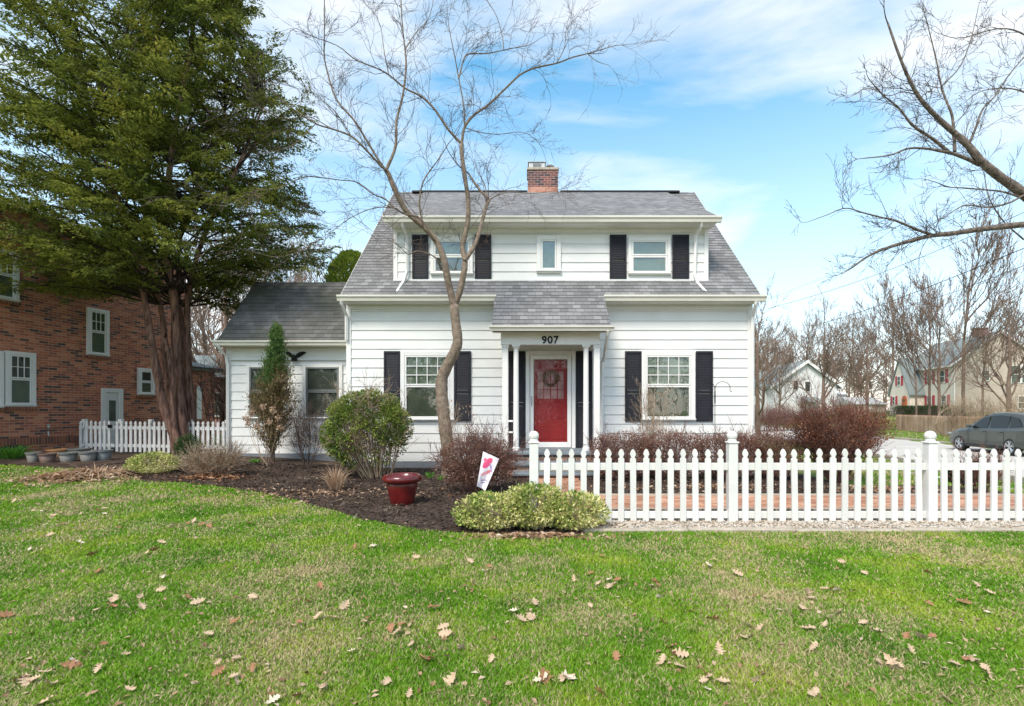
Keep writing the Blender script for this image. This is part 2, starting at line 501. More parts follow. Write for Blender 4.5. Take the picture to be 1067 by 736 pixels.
M['shingle_wing'] = shinglemat('mossy_grey_shingles', 0.66, 0.6)
M['shingle_far'] = mat('far_roof', (0.17, 0.20, 0.20), 0.95, 0.15, 1.5)
M['brick'] = brickmat('red_brick', [(0, (.10, .06, .055)), (.12, (.17, .075, .055)), (.22, (.36, .11, .065)), (.7, (.54, .175, .09)), (1, (.62, .25, .14))], (.46, .38, .30), 0.21, 0.068, 0.010, 0.35)
M['soldier'] = brickmat('upright_brick', [(0, (.10, .055, .045)), (.5, (.28, .09, .05)), (1, (.36, .14, .07))], (.33, .27, .21), 0.068, 0.4, 0.010, 0.35)
M['path_brick'] = brickmat('path_brick', [(0, (.30, .13, .08)), (.5, (.46, .22, .13)), (1, (.56, .33, .22))], (.28, .2, .15), 0.2, 0.1, 0.008, 0.5)
M['step_brick'] = brickmat('step_brick', [(0, (.12, .07, .05)), (.5, (.26, .12, .08)), (1, (.36, .22, .15))], (.40, .36, .31), 0.2, 0.068, 0.012, 0.4)
M['chimney_brick'] = brickmat('chimney_brick', [(0, (.05, .035, .045)), (.45, (.12, .05, .05)), (1, (.28, .09, .07))], (.40, .33, .30), 0.2, 0.07, 0.010, 0.3)
M['chimney_new'] = brickmat('newer_chimney_brick', [(0, (.42, .16, .11)), (1, (.55, .26, .19))], (.5, .4, .34), 0.2, 0.07, 0.010, 0.2)
# ------------------------------------------------------------------ ground
def groundmat(name, cols, scale=1.2, bump=0.6, bscale=30, fine=25, finecols=None, rough=1.0):
    m, n, l, b = newmat(name)
    t = n.new('ShaderNodeTexCoord')
    a = n.new('ShaderNodeTexNoise'); a.inputs['Scale'].default_value = scale; a.inputs['Detail'].default_value = 6; a.inputs['Roughness'].default_value = .6
    l.new(t.outputs['Object'], a.inputs['Vector']); r = ramp(n, cols); l.new(a.outputs['Fac'], r.inputs['Fac'])
    out = r.outputs['Color']
    if finecols:
        f = n.new('ShaderNodeTexNoise'); f.inputs['Scale'].default_value = fine; f.inputs['Detail'].default_value = 4
        l.new(t.outputs['Object'], f.inputs['Vector']); r2 = ramp(n, finecols); l.new(f.outputs['Fac'], r2.inputs['Fac'])
        mu = n.new('ShaderNodeMixRGB'); mu.blend_type = 'MULTIPLY'; mu.inputs[0].default_value = 1
        l.new(out, mu.inputs[1]); l.new(r2.outputs['Color'], mu.inputs[2]); out = mu.outputs[0]
    l.new(out, b.inputs['Base Color']); b.inputs['Roughness'].default_value = rough; b.inputs['Specular IOR Level'].default_value = .2
    g = n.new('ShaderNodeTexNoise'); g.inputs['Scale'].default_value = bscale; g.inputs['Detail'].default_value = 5
    bp = n.new('ShaderNodeBump'); bp.inputs['Strength'].default_value = bump; bp.inputs['Distance'].default_value = .03
    l.new(t.outputs['Object'], g.inputs['Vector']); l.new(g.outputs['Fac'], bp.inputs['Height']); l.new(bp.outputs[0], b.inputs['Normal'])
    return m

def lawn_dry(x, y):
    """0 lush .. 1 dry, shared by the blades' lengths"""
    v = (np.sin(x*1.3+y*.7+1)+np.sin(x*.6-y*1.9+2.2)+np.sin(x*2.9+y*2.3)*.6+np.sin(y*4.1-x*1.7+.5)*.5)/3.1
    return v*.5+.5

FC = [(0.3, (.7, .7, .7)), (.7, (1.25, 1.25, 1.25))]
M['ground'] = groundmat('turf_soil', [(.3, (.075, .13, .022)), (.5, (.12, .17, .035)), (.72, (.24, .21, .10))], 0.9, .7, 40, 30, FC)
M['mulch'] = groundmat('dark_mulch', [(.3, (.030, .022, .018)), (.7, (.085, .062, .050))], 3, 1.0, 35, 28, [(.3, (.5, .5, .5)), (.72, (1.9, 1.75, 1.6))])
M['asphalt'] = groundmat('pale_concrete_road', [(.3, (.44, .42, .385)), (.7, (.52, .49, .45))], .5, .1, 30, 60, [(.3, (.93, .93, .93)), (.7, (1.05, 1.05, 1.05))])

def axis(*segs):
    out = []
    for a, b, st in segs:
        out += list(np.arange(a, b, st))
    out.append(segs[-1][1])
    return np.array(out)

def drape(name, X, Yf, mt, dz, kind='structure', zf=T, rows=None):
    """sheet over the terrain: X samples, Yf(x) -> array of y"""
    mb = MB(); nx = len(X); Ys = [np.asarray(Yf(x)) for x in X]; ny = len(Ys[0])
    V = np.array([[(x, y, float(z)) for y, z in zip(Ys[i], np.asarray(zf(np.full(ny, x), Ys[i]))+dz)] for i, x in enumerate(X)]).reshape(-1, 3)
    idx = np.arange(nx*ny).reshape(nx, ny)
    Fc = np.stack([idx[:-1, :-1].ravel(), idx[1:, :-1].ravel(), idx[1:, 1:].ravel(), idx[:-1, 1:].ravel()], 1)
    mb.add(V, Fc, uvs=V[Fc.ravel()][:, :2])
    o = mb.build(name, mt, smooth=True)
    return tag(o, kind=kind)

# one sheet to the horizon
gx = axis((-600, -60, 60), (-60, -14, 3), (-14, 12, .5), (12, 34, .5), (34, 80, 3), (80, 900, 80))
gy = axis((-60, -4, 8), (-4, 16, .5), (16, 60, 1.0), (60, 160, 5), (160, 1500, 110))
drape('ground', gx, lambda x: gy, M['ground'], 0.0)

# street with kerbs
ys = axis((-10, 140, 2.0))
def strip(name, mt, fa, fb, z, dz):
    mb = MB(); V = []
    for y in ys: V += [(float(fa(y)), y, z), (float(fb(y)), y, z)]
    n = len(ys); Fc = np.array([(2*i, 2*i+1, 2*i+3, 2*i+2) for i in range(n-1)])
    V = np.array(V); V[:, 2] += dz
    mb.add(V, Fc, uvs=V[Fc.ravel()][:, :2])
    return tag(mb.build(name, mt), kind='structure')
strip('street', M['asphalt'], lambda y: street_near(y)-.3, lambda y: street_far(y)+.0, -.55, .025)
def kerb(off0, fn):
    mb = MB(); pr = []
    for y in ys:
        a = float(fn(y)); pr.append([(a-.08, y, -.60), (a-.08, y, -.41), (a+.08, y, -.41), (a+.08, y, -.60)])
    V = np.array(pr).reshape(-1, 3); n = len(ys)
    Fc = np.array([(4*i+k, 4*i+k+1, 4*i+4+k+1, 4*i+4+k) for i in range(n-1) for k in range(3)])
    mb.add(V, Fc); return tag(mb.build('kerb', M['concrete']), kind='structure')
kerb(0, lambda y: street_near(y)-.3); kerb(0, lambda y: street_far(y)+.05)

# mulch bed in front of the house (edge measured on the ground)
edge_px = [(45, 487), (110, 491), (150, 502), (200, 504), (260, 512), (300, 520), (330, 528), (380, 542), (430, 552), (480, 557), (545, 561), (607, 559)]
ep = np.array([G(*p)[:2] for p in edge_px]); ep = ep[np.argsort(ep[:, 0])]
ep = np.vstack([[-30, 10.4], [-10.6, 10.25], ep])
def bed_edge(x): return float(np.interp(x, ep[:, 0], ep[:, 1])) + .05*math.sin(x*7)+.03*math.sin(x*17+1)
drape('mulch_bed', axis((-12.4, .62, .1)), lambda x: np.linspace(bed_edge(x), 14.5 if x < -7.3 else 12.2, 26), M['mulch'], .014)
drape('mulch_bed', axis((.62, 5.6, .25)), lambda x: np.linspace(5.5, 11.6, 14), M['mulch'], .014)
drape('mulch_bed', axis((5.6, 9.5, .1)), lambda x: np.linspace(5.5, 8.6+.12*math.sin(x*3), 12), M['mulch'], .014)
# brick path along the fence and up to the steps
drape('path', axis((.95, 9.5, .25)), lambda x: np.linspace(6.5, 7.5, 4), M['path_brick'], .035)
drape('path', axis((.05, .95, .15)), lambda x: np.linspace(6.5, 9.5, 8), M['path_brick'], .031)
mb = MB(); mb.box(.95, 9.5, 7.5, 7.58, -.05, .05); mb.box(.95, 9.5, 6.43, 6.5, -.05, .045)
tag(mb.build('path_edging', M['concrete']), kind='structure')
# sidewalk far right, beyond the bed
drape('sidewalk', axis((8.2, 13.6, .3)), lambda x: np.linspace(9.9-.1*(x-8.2), 10.9-.1*(x-8.2), 3), M['asphalt'], .03)

# gravel strip under the fence, many small stones
drape('gravel_strip', axis((.62, 9.2, .2)), lambda x: np.linspace(5.44, 6.02, 4), groundmat('gravel', [(.3, (.20, .16, .12)), (.7, (.42, .36, .28))], 20, 1, 60, 50, FC), .022)
mb = MB()
def chips(mb, P, s, flat=.6):
    k = len(P)
    base = np.array([(1,0,0),(0,1,0),(-1,0,0),(0,-1,0),(0,0,1),(0,0,-1)], float)
    Fb = np.array([(0,1,4),(1,2,4),(2,3,4),(3,0,4),(1,0,5),(2,1,5),(3,2,5),(0,3,5)])
    sc_ = s[:, None, None]*RNG.uniform(.5, 1.2, (k, 6, 1))*np.array([1, .8, flat])
    an = RNG.uniform(0, 6.28, k); c, sn = np.cos(an), np.sin(an)
    v = base[None]*sc_
    x = v[..., 0]*c[:, None]-v[..., 1]*sn[:, None]; y = v[..., 0]*sn[:, None]+v[..., 1]*c[:, None]
    til = RNG.normal(0, .3, (k, 1))
    v = np.stack([x, y, v[..., 2]+x*til], -1)+P[:, None, :]
    mb.add(v.reshape(-1, 3), (Fb[None]+6*np.arange(k)[:, None, None]).reshape(-1, 3))
k = 9000
x = RNG.uniform(.6, 8.5, k); y = RNG.uniform(5.44, 5.98, k)
chips(mb, np.stack([x, y, T(x, y)+.028], 1), RNG.uniform(.008, .022, k))
M['pebbles'] = leafmat('pebbles', [(0, (.20, .14, .10)), (.3, (.42, .34, .26)), (.6, (.55, .50, .43)), (.85, (.33, .30, .27)), (1, (.72, .68, .6))], .8, 5, 0)
tag(mb.build('gravel', M['pebbles']), kind='stuff', label='tan and grey pebbles along the foot of the white fence', cat='gravel')
mb = MB()
for i in range(8):
    a = .58+i*1.15; mb.bbox(a+.004, a+1.146, 5.335+.008*math.sin(i), 5.43, -.05, .038+.006*math.sin(i*2.3), .012)
tag(mb.build('concrete_edging', M['concrete']), kind='structure')

# mulch chips
mb = MB(); k = 26000
x = RNG.uniform(-8.6, 5.4, k); y = RNG.uniform(5.2, 10.9, k)
keep = np.array([yy > bed_edge(xx)+.02 if xx < .62 else ((yy > 6.0) and not (6.45 < yy < 7.6)) for xx, yy in zip(x, y)])
keep &= ~((x > -.1) & (x < 1.1) & (y < 9.7) & (y > 6.4) & True)
x, y = x[keep], y[keep]
k = len(x); an = RNG.uniform(0, 6.28, k)
D = np.stack([np.cos(an), np.sin(an), RNG.normal(0, .25, k)], 1)
mb.leaves(np.stack([x, y, T(x, y)+.03+RNG.uniform(-.008, .015, k)], 1), D, RNG.normal(0, .3, (k, 3))+[0, 0, 1], RNG.uniform(.03, .08, k), RNG.uniform(.015, .035, k))
M['chip'] = leafmat('mulch_chips', [(0, (.018, .013, .011)), (.45, (.06, .042, .033)), (.8, (.12, .09, .07)), (1, (.32, .25, .19))], .9, 2, 0)
tag(mb.build('mulch_chips', M['chip']), kind='stuff', label='loose dark bark mulch covering the planting beds', cat='mulch')

# ------------------------------------------------------------------ grass
def grass(name, n, xr, ylo, yhi, hscale=1.0, wexp=1.0, power=1.6, keepf=None, seed=1):
    g = np.random.default_rng(seed)
    u = g.uniform(0, 1, n)
    e = 1-power
    y = (ylo**e + u*(yhi**e-ylo**e))**(1/e)
    half = xr
    x = g.uniform(-1, 1, n)*(half*y*.62+1.2)*1.0
    x = x + .0*y
    x0 = (533.5-CX)/F*y; x = x0 + g.uniform(-1, 1, n)*(533.5/F*y*1.15+.4)
    k = keepf(x, y); x, y = x[k], y[k]; n = len(x)
    dry = lawn_dry(x, y)
    d = np.sqrt(x*x+y*y)
    h = g.uniform(.016, .042, n)*(1.12-.45*dry)*hscale
    w = (.0015+.0009*d)*g.uniform(.7, 1.2, n)
    an = g.uniform(0, 6.28, n); la = g.uniform(0, 6.28, n)
    lean = g.uniform(.1, 1.0, n)*h
    z = T(x, y)
    a = np.stack([x-np.cos(an)*w, y-np.sin(an)*w, z-.004], 1); b = np.stack([x+np.cos(an)*w, y+np.sin(an)*w, z-.004], 1)
    mxy = np.stack([x+np.cos(la)*lean*.35, y+np.sin(la)*lean*.35, z+h*.62], 1)
    sd = np.stack([np.cos(an)*w*.75, np.sin(an)*w*.75, 0*w], 1)
    t = np.stack([x+np.cos(la)*lean, y+np.sin(la)*lean, z+h], 1)
    V = np.stack([a, b, mxy+sd, t, mxy-sd], 1).reshape(-1, 3)
    b5 = 5*np.arange(n)[:, None]
    mb = MB(); mb.add(V, b5+np.array([[0, 1, 2, 4]])); mb.add(np.zeros((0, 3)), (b5+np.array([[4, 2, 3]])-5*n))
    return mb

def in_lawn(x, y):
    be = np.interp(x, ep[:, 0], ep[:, 1])
    return np.where(x < .6, y < be, y < 5.34)
def grassmat():
    m, n, l, b = newmat('grass_blades')
    t = n.new('ShaderNodeTexCoord'); g = n.new('ShaderNodeNewGeometry')
    def nz(s, d=4):
        a = n.new('ShaderNodeTexNoise'); a.inputs['Scale'].default_value = s; a.inputs['Detail'].default_value = d; a.inputs['Roughness'].default_value = .6
        l.new(t.outputs['Object'], a.inputs['Vector']); return a.outputs['Fac']
    r1 = ramp(n, [(.32, (.095, .24, .014)), (.5, (.18, .36, .022)), (.68, (.36, .46, .05))]); l.new(nz(1.3), r1.inputs['Fac'])
    # dry straw blades: more of them inside dry patches
    patch = n.new('ShaderNodeMath'); patch.operation = 'MULTIPLY_ADD'; patch.inputs[1].default_value = 3.6; patch.inputs[2].default_value = -1.50
    l.new(nz(.9, 7), patch.inputs[0])
    lt = n.new('ShaderNodeMath'); lt.operation = 'LESS_THAN'; l.new(g.outputs['Random Per Island'], lt.inputs[0]); l.new(patch.outputs[0], lt.inputs[1])
    base = n.new('ShaderNodeMath'); base.operation = 'LESS_THAN'; base.inputs[1].default_value = .12; l.new(g.outputs['Random Per Island'], base.inputs[0])
    mxx = n.new('ShaderNodeMath'); mxx.operation = 'MAXIMUM'; l.new(lt.outputs[0], mxx.inputs[0]); l.new(base.outputs[0], mxx.inputs[1])
    mx = n.new('ShaderNodeMixRGB'); l.new(mxx.outputs[0], mx.inputs[0]); l.new(r1.outputs['Color'], mx.inputs[1])
    r2 = ramp(n, [(0, (.44, .36, .18)), (1, (.66, .56, .34))]); l.new(nz(60), r2.inputs['Fac']); l.new(r2.outputs['Color'], mx.inputs[2])
    l.new(mx.outputs[0], b.inputs['Base Color']); b.inputs['Roughness'].default_value = .55; b.inputs['Specular IOR Level'].default_value = .25
    tr = n.new('ShaderNodeBsdfTranslucent'); l.new(mx.outputs[0], tr.inputs['Color'])
    ms = n.new('ShaderNodeMixShader'); ms.inputs[0].default_value = .3
    l.new(b.outputs[0], ms.inputs[1]); l.new(tr.outputs[0], ms.inputs[2]); l.new(ms.outputs[0], n['Material Output'].inputs['Surface'])
    return m
M['grass'] = grassmat()
tag(grass('grass', 820000, 1, 1.7, 11.0, keepf=in_lawn, power=1.7).build('grass', M['grass']), kind='stuff',
    label='green spring lawn with straw coloured dry patches', cat='grass')
def far_lawn(x, y):
    q = street_near(y)-x
    off = x-street_far(y)
    return ((q > .6) & (q < 6.5) & (x > 6) & (y > 8.8)) | ((off > .3) & (off < 9))
tag(grass('grass', 130000, 1, 8.6, 60, hscale=1.6, keepf=far_lawn, power=1.3, seed=4).build('grass', M['grass']), kind='stuff',
    label='green verge on both sides of the street', cat='grass')

# ------------------------------------------------------------------ house
house = thing('white_house', (.5, 11.33, 0), 'white two storey house with grey shingle roof, charcoal shutters and red front door', 'house')
HP = lambda mb, name, m, **k: mb.build(name, M[m], house, **k)
def lap_wall(mb, x0, x1, y, z0, z1, e=.2125, zb=None):
    z = z0
    while z < z1-.01:
        t = min(z+e, z1)
        v = [(x0, y-.020, z), (x1, y-.020, z), (x1, y-.002, t), (x0, y-.002, t), (x0, y, z), (x1, y, z)]
        mb.add(v, [(0, 1, 2, 3), (4, 5, 1, 0)])
        if x1-x0 > 5 and random.random() < .8:
            xs = random.uniform(x0+.4, x1-.4); mb.add([(xs, y-.0235, z+.002), (xs+.006, y-.0235, z+.002), (xs+.006, y-.006, t-.002), (xs, y-.006, t-.002), (xs, y, z), (xs, y, t)], [(0, 1, 2, 3), (4, 0, 3, 5)])
        z = t
def lap_roof(mb, x0, x1, Y0, Z0, Y1, Z1, e=.142, th=.010, xf=None):
    L = math.hypot(Y1-Y0, Z1-Z0); t = ((Y1-Y0)/L, (Z1-Z0)/L); n = (-t[1], t[0])
    s = 0; 
    while s < L-.005:
        s1 = min(s+e, L)
        def P(x, q, h): return (x, Y0+t[0]*q+n[0]*h, Z0+t[1]*q+n[1]*h)
        a0, a1 = (x0, x1) if xf is None else xf(s/L); b0, b1 = (x0, x1) if xf is None else xf(s1/L)
        v = [P(a0, s, th), P(a1, s, th), P(b1, s1, .001), P(b0, s1, .001), P(a0, s, 0), P(a1, s, 0)]
        f = [(0, 1, 2, 3), (4, 5, 1, 0)]
        uv = [(a0, s+.001), (a1, s+.001), (b1, s1-.001), (b0, s1-.001), (a0, s), (a1, s), (a1, s+.001), (a0, s+.001)]
        mb.add(v, f, uvs=uv); s = s1
YW = 11.33
XL, XR = -4.10, 5.08
YR, ZR = 15.4, 8.05        # ridge
YE, ZE = 11.0, 3.85        # eave
YB = 2*YR-YE               # back eave
# walls
mb = MB(); lap_wall(mb, XL+.09, XR-.09, YW, .16, 3.74)
HP(mb, 'front_siding', 'siding')
mb = MB(); mb.prism([(YW, .1), (YW, ZE-.12), (YR, ZR-.18), (YB-.33, ZE-.12), (YB-.33, .1)], 'x', XL+.01, XR-.01)
HP(mb, 'wall', 'siding')
mb = MB(); mb.bbox(XL-.012, XL+.095, YW-.035, YW+.06, .14, 3.7); HP(mb, 'corner_board', 'trim')
mb = MB(); mb.bbox(XR-.095, XR+.012, YW-.035, YW+.06, .14, 3.7); HP(mb, 'corner_board', 'trim')
mb = MB(); mb.box(XL+.02, XR-.02, YW-.012, YB-.36, -.1, .16); HP(mb, 'foundation', 'foundation')
# roof
mb = MB(); lap_roof(mb, -4.13, 5.14, YE, ZE, YR, ZR); lap_roof(mb, -.73, 1.68, 10.1, 2.99, YE, ZE-.001)
mb.prism([(YE+.02, ZE-.11), (YE, ZE), (YR, ZR), (YB, ZE), (YB, ZE-.1), (YR, ZR-.14)], 'x', -4.12, 5.13)
mb.prism([(10.12, 2.90), (10.1, 2.985), (YE, ZE-.006), (YE+.2, ZE-.1)], 'x', -.725, 1.675)
roof = HP(mb, 'roof', 'shingle')
mb = MB()
for a, b in ((-3.55, -.02), (1.0, 4.65)):
    mb.prism([(YR-.16, ZR-.06), (YR-.14, ZR-.02), (YR, ZR+.06), (YR+.14, ZR-.02)], 'x', a, b)
mb.build('ridge_vent', M['black'], roof)
# rake boards
for xa, xb in ((-4.16, -4.135), (5.145, 5.17)):
    mb = MB(); mb.prism([(YE+.01, ZE-.16), (YE+.01, ZE-.03), (YR, ZR-.03), (YR, ZR-.17)], 'x', xa, xb)
    HP(mb, 'rake_board', 'trim')
# gutters
def gutter(mb, x0, x1, y, z, h=.125, d=.12):
    """K-style gutter, y = back face"""
    p = [(y, z), (y, z-h), (y-d*.62, z-h), (y-d*.75, z-h*.55), (y-d*.98, z-h*.28), (y-d, z), (y-d+.012, z), (y-d*.93, z-h*.2), (y-.01, z-h*.3), (y-.008, z)]
    mb.prism(p, 'x', x0, x1)
mb = MB(); gutter(mb, -4.19, -.69, YE+.03, 3.845); HP(mb, 'gutter', 'cream_trim')
mb = MB(); gutter(mb, 1.665, 5.235, YE+.03, 3.845); HP(mb, 'gutter', 'cream_trim')
mb = MB(); mb.box(-4.10, 5.08, YE+.03, YW-.0, 3.705, 3.73); HP(mb, 'soffit', 'trim')
mb = MB(); mb.box(XL+.1, XR-.1, YW-.034, YW-.021, 3.60, 3.704); HP(mb, 'frieze_board', 'trim')
# dormer
YD, DL, DR = 11.5, -3.08, 4.14
dz0, dz1 = 4.30, 5.52
mb = MB(); mb.prism([(YD, dz0-.3), (YD, dz1+.04), (YR-.3, ZR-.35), (YR-.3, ZR-.5)], 'x', DL+.005, DR-.005)
dorm = HP(mb, 'dormer', 'siding')
mb = MB(); lap_wall(mb, DL+.08, DR-.08, YD, dz0, dz1-.1, .2125); mb.build('front_siding', M['siding'], dorm)
mb = MB(); mb.bbox(DL-.01, DL+.085, YD-.035, YD+.05, dz0-.02, dz1); mb.bbox(DR-.085, DR+.01, YD-.035, YD+.05, dz0-.02, dz1)
mb.bbox(DL-.01, DR+.01, YD-.045, YD-.036, dz0-.03, dz0+.035); mb.bbox(DL+.086, DR-.086, YD-.034, YD-.022, dz1-.12, dz1)
mb.build('trim_board', M['trim'], dorm)
mb = MB(); lap_roof(mb, DL-.10, DR+.13, 11.13, 5.64, YR, ZR+.012, th=.0025)
mb.prism([(11.15, 5.56), (11.13, 5.64), (YR, ZR+.012), (YR, ZR-.12)], 'x', DL-.095, DR+.125)
mb.build('dormer_roof', M['shingle'], dorm)
mb = MB(); gutter(mb, DL-.14, DR+.17, 11.16, 5.63, .125); mb.build('gutter', M['cream_trim'], dorm)
mb = MB(); mb.box(DL-.05, DR+.08, 11.165, YD, 5.50, 5.525); mb.build('soffit', M['trim'], dorm)
# windows
def window(xc, y, w, z0, z1, parent=house, trim=.095, upper='curtain', lower='screen', mun=(4, 3), split=.52, single=False, tm='trim', sash='trim', pane='glass'):
    x0, x1 = xc-w/2, xc+w/2
    fr = MB()
    fr.bbox(x0, x0+trim, y-.065, y, z0, z1); fr.bbox(x1-trim, x1, y-.065, y, z0, z1)
    fr.bbox(x0+trim+.001, x1-trim-.001, y-.065, y, z1-trim, z1); fr.bbox(x0+trim+.001, x1-trim-.001, y-.065, y, z0, z0+trim*.75)
    win = fr.build('window', M[tm], parent)
    sl_ = MB(); sl_.bbox(x0-.015, x1+.015, y-.095, y-.066, z0+trim*.3, z0+trim*.62, .006); sl_.build('sill', M[tm], win)
    a0, a1, b0, b1 = x0+trim, x1-trim, z0+trim*.75, z1-trim
    zm = b0+(b1-b0)*split if not single else b0
    def sashf(za, zb, yy, s=.038, nx=1, nz=1):
        q = MB()
        q.bbox(a0+.004, a0+s+.004, yy-.03, yy, za, zb); q.bbox(a1-s-.004, a1-.004, yy-.03, yy, za, zb)
        q.bbox(a0+s+.005, a1-s-.005, yy-.03, yy, zb-s, zb-.003); q.bbox(a0+s+.005, a1-s-.005, yy-.03, yy, za+.003, za+s)
        for i in range(1, nx):
            xx = a0+s+(a1-a0-2*s)*i/nx; q.box(xx-.009, xx+.009, yy-.024, yy-.012, za+s+.001, zb-s-.001)
        for i in range(1, nz):
            zz = za+s+(zb-za-2*s)*i/nz; q.box(a0+s+.006, a1-s-.006, yy-.0235, yy-.0125, zz-.009, zz+.009)
        q.build('sash', M[sash], win)
        g = MB(); g.box(a0+s, a1-s, yy-.011, yy-.008, za+s, zb-s); g.build('pane', M[pane], win)
    sashf(zm, b1, y-.032, nx=mun[0], nz=mun[1])
    c = MB(); c.box(a0, a1, y-.0265, y-.0235, zm, b1); c.build('curtain' if upper == 'curtain' else 'blind', M[upper], win)
    if not single:
        sashf(b0, zm-.002, y-.026)
        c = MB(); c.box(a0, a1, y-.0255, y-.0225, b0, zm-.003); c.build('blind', M[lower], win)
    return win
def shutter(x0, x1, y, z0, z1, rails=(.42,), parent=house):
    q = MB(); s = .045
    q.bbox(x0, x0+s, y-.062, y-.0215, z0, z1); q.bbox(x1-s, x1, y-.062, y-.0215, z0, z1)
    zs = [z0] + [z0+(z1-z0)*r for r in rails] + [z1]
    for i, z in enumerate(zs):
        h = .06
        za = z if i == 0 else (z-h if i == len(zs)-1 else z-h/2)
        q.bbox(x0+s+.001, x1-s-.001, y-.060, y-.0215, za, za+h)
    for i in range(len(zs)-1):
        za, zb = zs[i]+.05, zs[i+1]-.05
        q.box(x0+s, x1-s, y-.040, y-.022, za, zb)
        k = int((zb-za)/.035)
        for j in range(k):
            zz = za+(zb-za)*(j+.5)/k
            q.add([(x0+s, y-.048, zz-.016), (x1-s, y-.048, zz-.016), (x1-s, y-.041, zz+.014), (x0+s, y-.041, zz+.014), (x0+s, y-.041, zz-.018), (x1-s, y-.041, zz-.018)], [(0, 1, 2, 3), (4, 5, 1, 0)])
    q.build('shutter', M['shutter'], parent)
def WX(px, s): return (px-CX)/s
s = 45.9
window(WX(695.8, s), YW-.0, 1.21, 1.07, 2.65)
window(WX(445.6, s), YW-.0, 1.21, 1.07, 2.65)
for a, b in ((650.9, 668.3), (724.6, 742), (400.6, 417.6), (474, 491)):
    shutter(WX(a, s), WX(b, s), YW, 1.07, 2.655)
s = 45.2
window(WX(676.2, s), YD, .97, 4.42, 5.29, dorm, .075, 'curtain', 'curtain', (1, 1), .52)
window(WX(471, s), YD, .97, 4.42, 5.29, dorm, .075, 'curtain', 'blind', (1, 1), .52)
window(WX(571.7, s), YD, .56, 4.47, 5.33, dorm, .10, 'curtain', 'curtain', (1, 1), single=True)
for a, b in ((635, 652.3), (700, 717.3), (430, 446.5), (495, 512)):
    shutter(WX(a, s), WX(b, s), YD, 4.335, 5.35, (.47,), dorm)
# downspouts
def spout(pts, parent=house, w=.038, name='downspout', m='trim'):
    q = MB(); q.tube(pts, w, 4); q.build(name, M[m], parent)
spout([(-2.80, 11.12, 5.52), (-2.80, 11.16, 5.44), (-2.78, YD-.08, 5.33), (-2.76, YD-.08, 4.50)], dorm)
spout([(-2.76, YD-.09, 4.50), (-2.83, YD-.12, 4.25), (-2.93, 11.12, 3.93)], dorm)
spout([(3.88, 11.12, 5.52), (3.88, 11.16, 5.44), (3.85, YD-.08, 5.33), (3.82, YD-.08, 4.42)], dorm)
spout([(3.82, YD-.09, 4.42), (3.86, YD-.13, 4.22), (3.98, 11.12, 3.93)], dorm)
spout([(5.02, 10.97, 3.72), (5.02, 10.99, 3.66), (5.07, YW-.08, 3.42), (5.07, YW-.08, .12), (5.1, YW-.3, .05)])
spout([(-4.10, 10.97, 3.72), (-4.10, 10.99, 3.66), (-4.09, YW-.08, 3.46), (-4.09, YW-.08, 2.9)])
# porch
pz = 2.68
mb = MB(); mb.bbox(-.56, 1.50, 10.36, 10.50, pz, 2.95); mb.bbox(-.56, -.44, 10.505, YW-.03, pz, 2.95); mb.bbox(1.38, 1.50, 10.505, YW-.03, pz, 2.95)
porch = HP(mb, 'porch_beam', 'trim')
mb = MB(); mb.box(-.435, 1.375, 10.51, YW-.03, 2.80, 2.83); mb.build('ceiling', M['trim'], porch)
mb = MB(); mb.prism([(10.22, 2.951), (10.22, 2.97), (11.0, 3.70), (YW, 3.70), (YW, 2.951)], 'x', -.56, 1.50); mb.build('gable_fill', M['trim'], porch)
mb = MB(); gutter(mb, -.77, 1.74, 10.14, 3.02, .10); mb.box(-.72, 1.66, 10.142, 10.36, 2.92, 2.945)
mb.build('gutter', M['cream_trim'], porch)
for x, nm in ((-.475, 0), (1.44, 1)):
    q = MB(); q.bbox(x-.062, x+.062, 10.39, 10.51, .47, pz-.001, .006); q.bbox(x-.075, x+.075, 10.378, 10.522, pz-.05, pz-.002); HP(q, 'column', 'trim')
for x in (-.245, 1.215):
    q = MB(); q.lathe([(.075, .47), (.075, .53), (.06, .55), (.058, 1.2), (.052, pz-.08), (.066, pz-.06), (.066, pz-.045)], (x, 10.43, 0), 20)
    q.bbox(x-.082, x+.082, 10.35, 10.51, pz-.044, pz-.001); HP(q, 'column', 'trim', smooth=False)
q = MB(); q.bbox(-.62, -.31, 10.40, 10.44, 1.07, 1.11); q.bbox(-.62, -.31, 10.40, 10.44, .84, .875)
q.box(-.61, -.58, 10.405, 10.435, .876, 1.069); HP(q, 'railing', 'trim')
spout([(1.62, 10.08, 2.93), (1.62, 10.14, 2.86), (1.70, 11.1, 2.50), (1.68, YW-.06, 2.40), (1.68, YW-.06, .2)])
for a, b in ((530, 547.3), (600, 617)):
    shutter(WX(a, 45.9), WX(b, 45.9), YW, .47, 2.655, (.45,))
# door
q = MB(); q.bbox(-.045, .045, YW-.07, YW, .46, 2.66); q.bbox(.985, 1.075, YW-.07, YW, .46, 2.66); q.bbox(.046, .984, YW-.07, YW, 2.56, 2.66)
q.box(.046, .984, YW-.09, YW, .44, .47)
HP(q, 'door_frame', 'trim')
q = MB(); q.box(.08, .95, YW-.035, YW-.022, .48, 2.55)
def panel(q, x0, x1, z0, z1):
    q.bbox(x0, x1, YW-.042, YW-.0355, z0, z1, .003); q.bbox(x0+.03, x1-.03, YW-.047, YW-.0425, z0+.03, z1-.03, .003)
for a, b in ((.19, .49), (.54, .84)):
    panel(q, a, b, .66, 1.05); panel(q, a, b, 1.12, 1.50); 
panel(q, .19, .84, 2.28, 2.42)
door = HP(q, 'door', 'red_door')
q = MB()
for i in range(4):
    x = .22+i*.152; q.box(x, x+.13, YW-.040, YW-.0357, 1.58, 2.18)
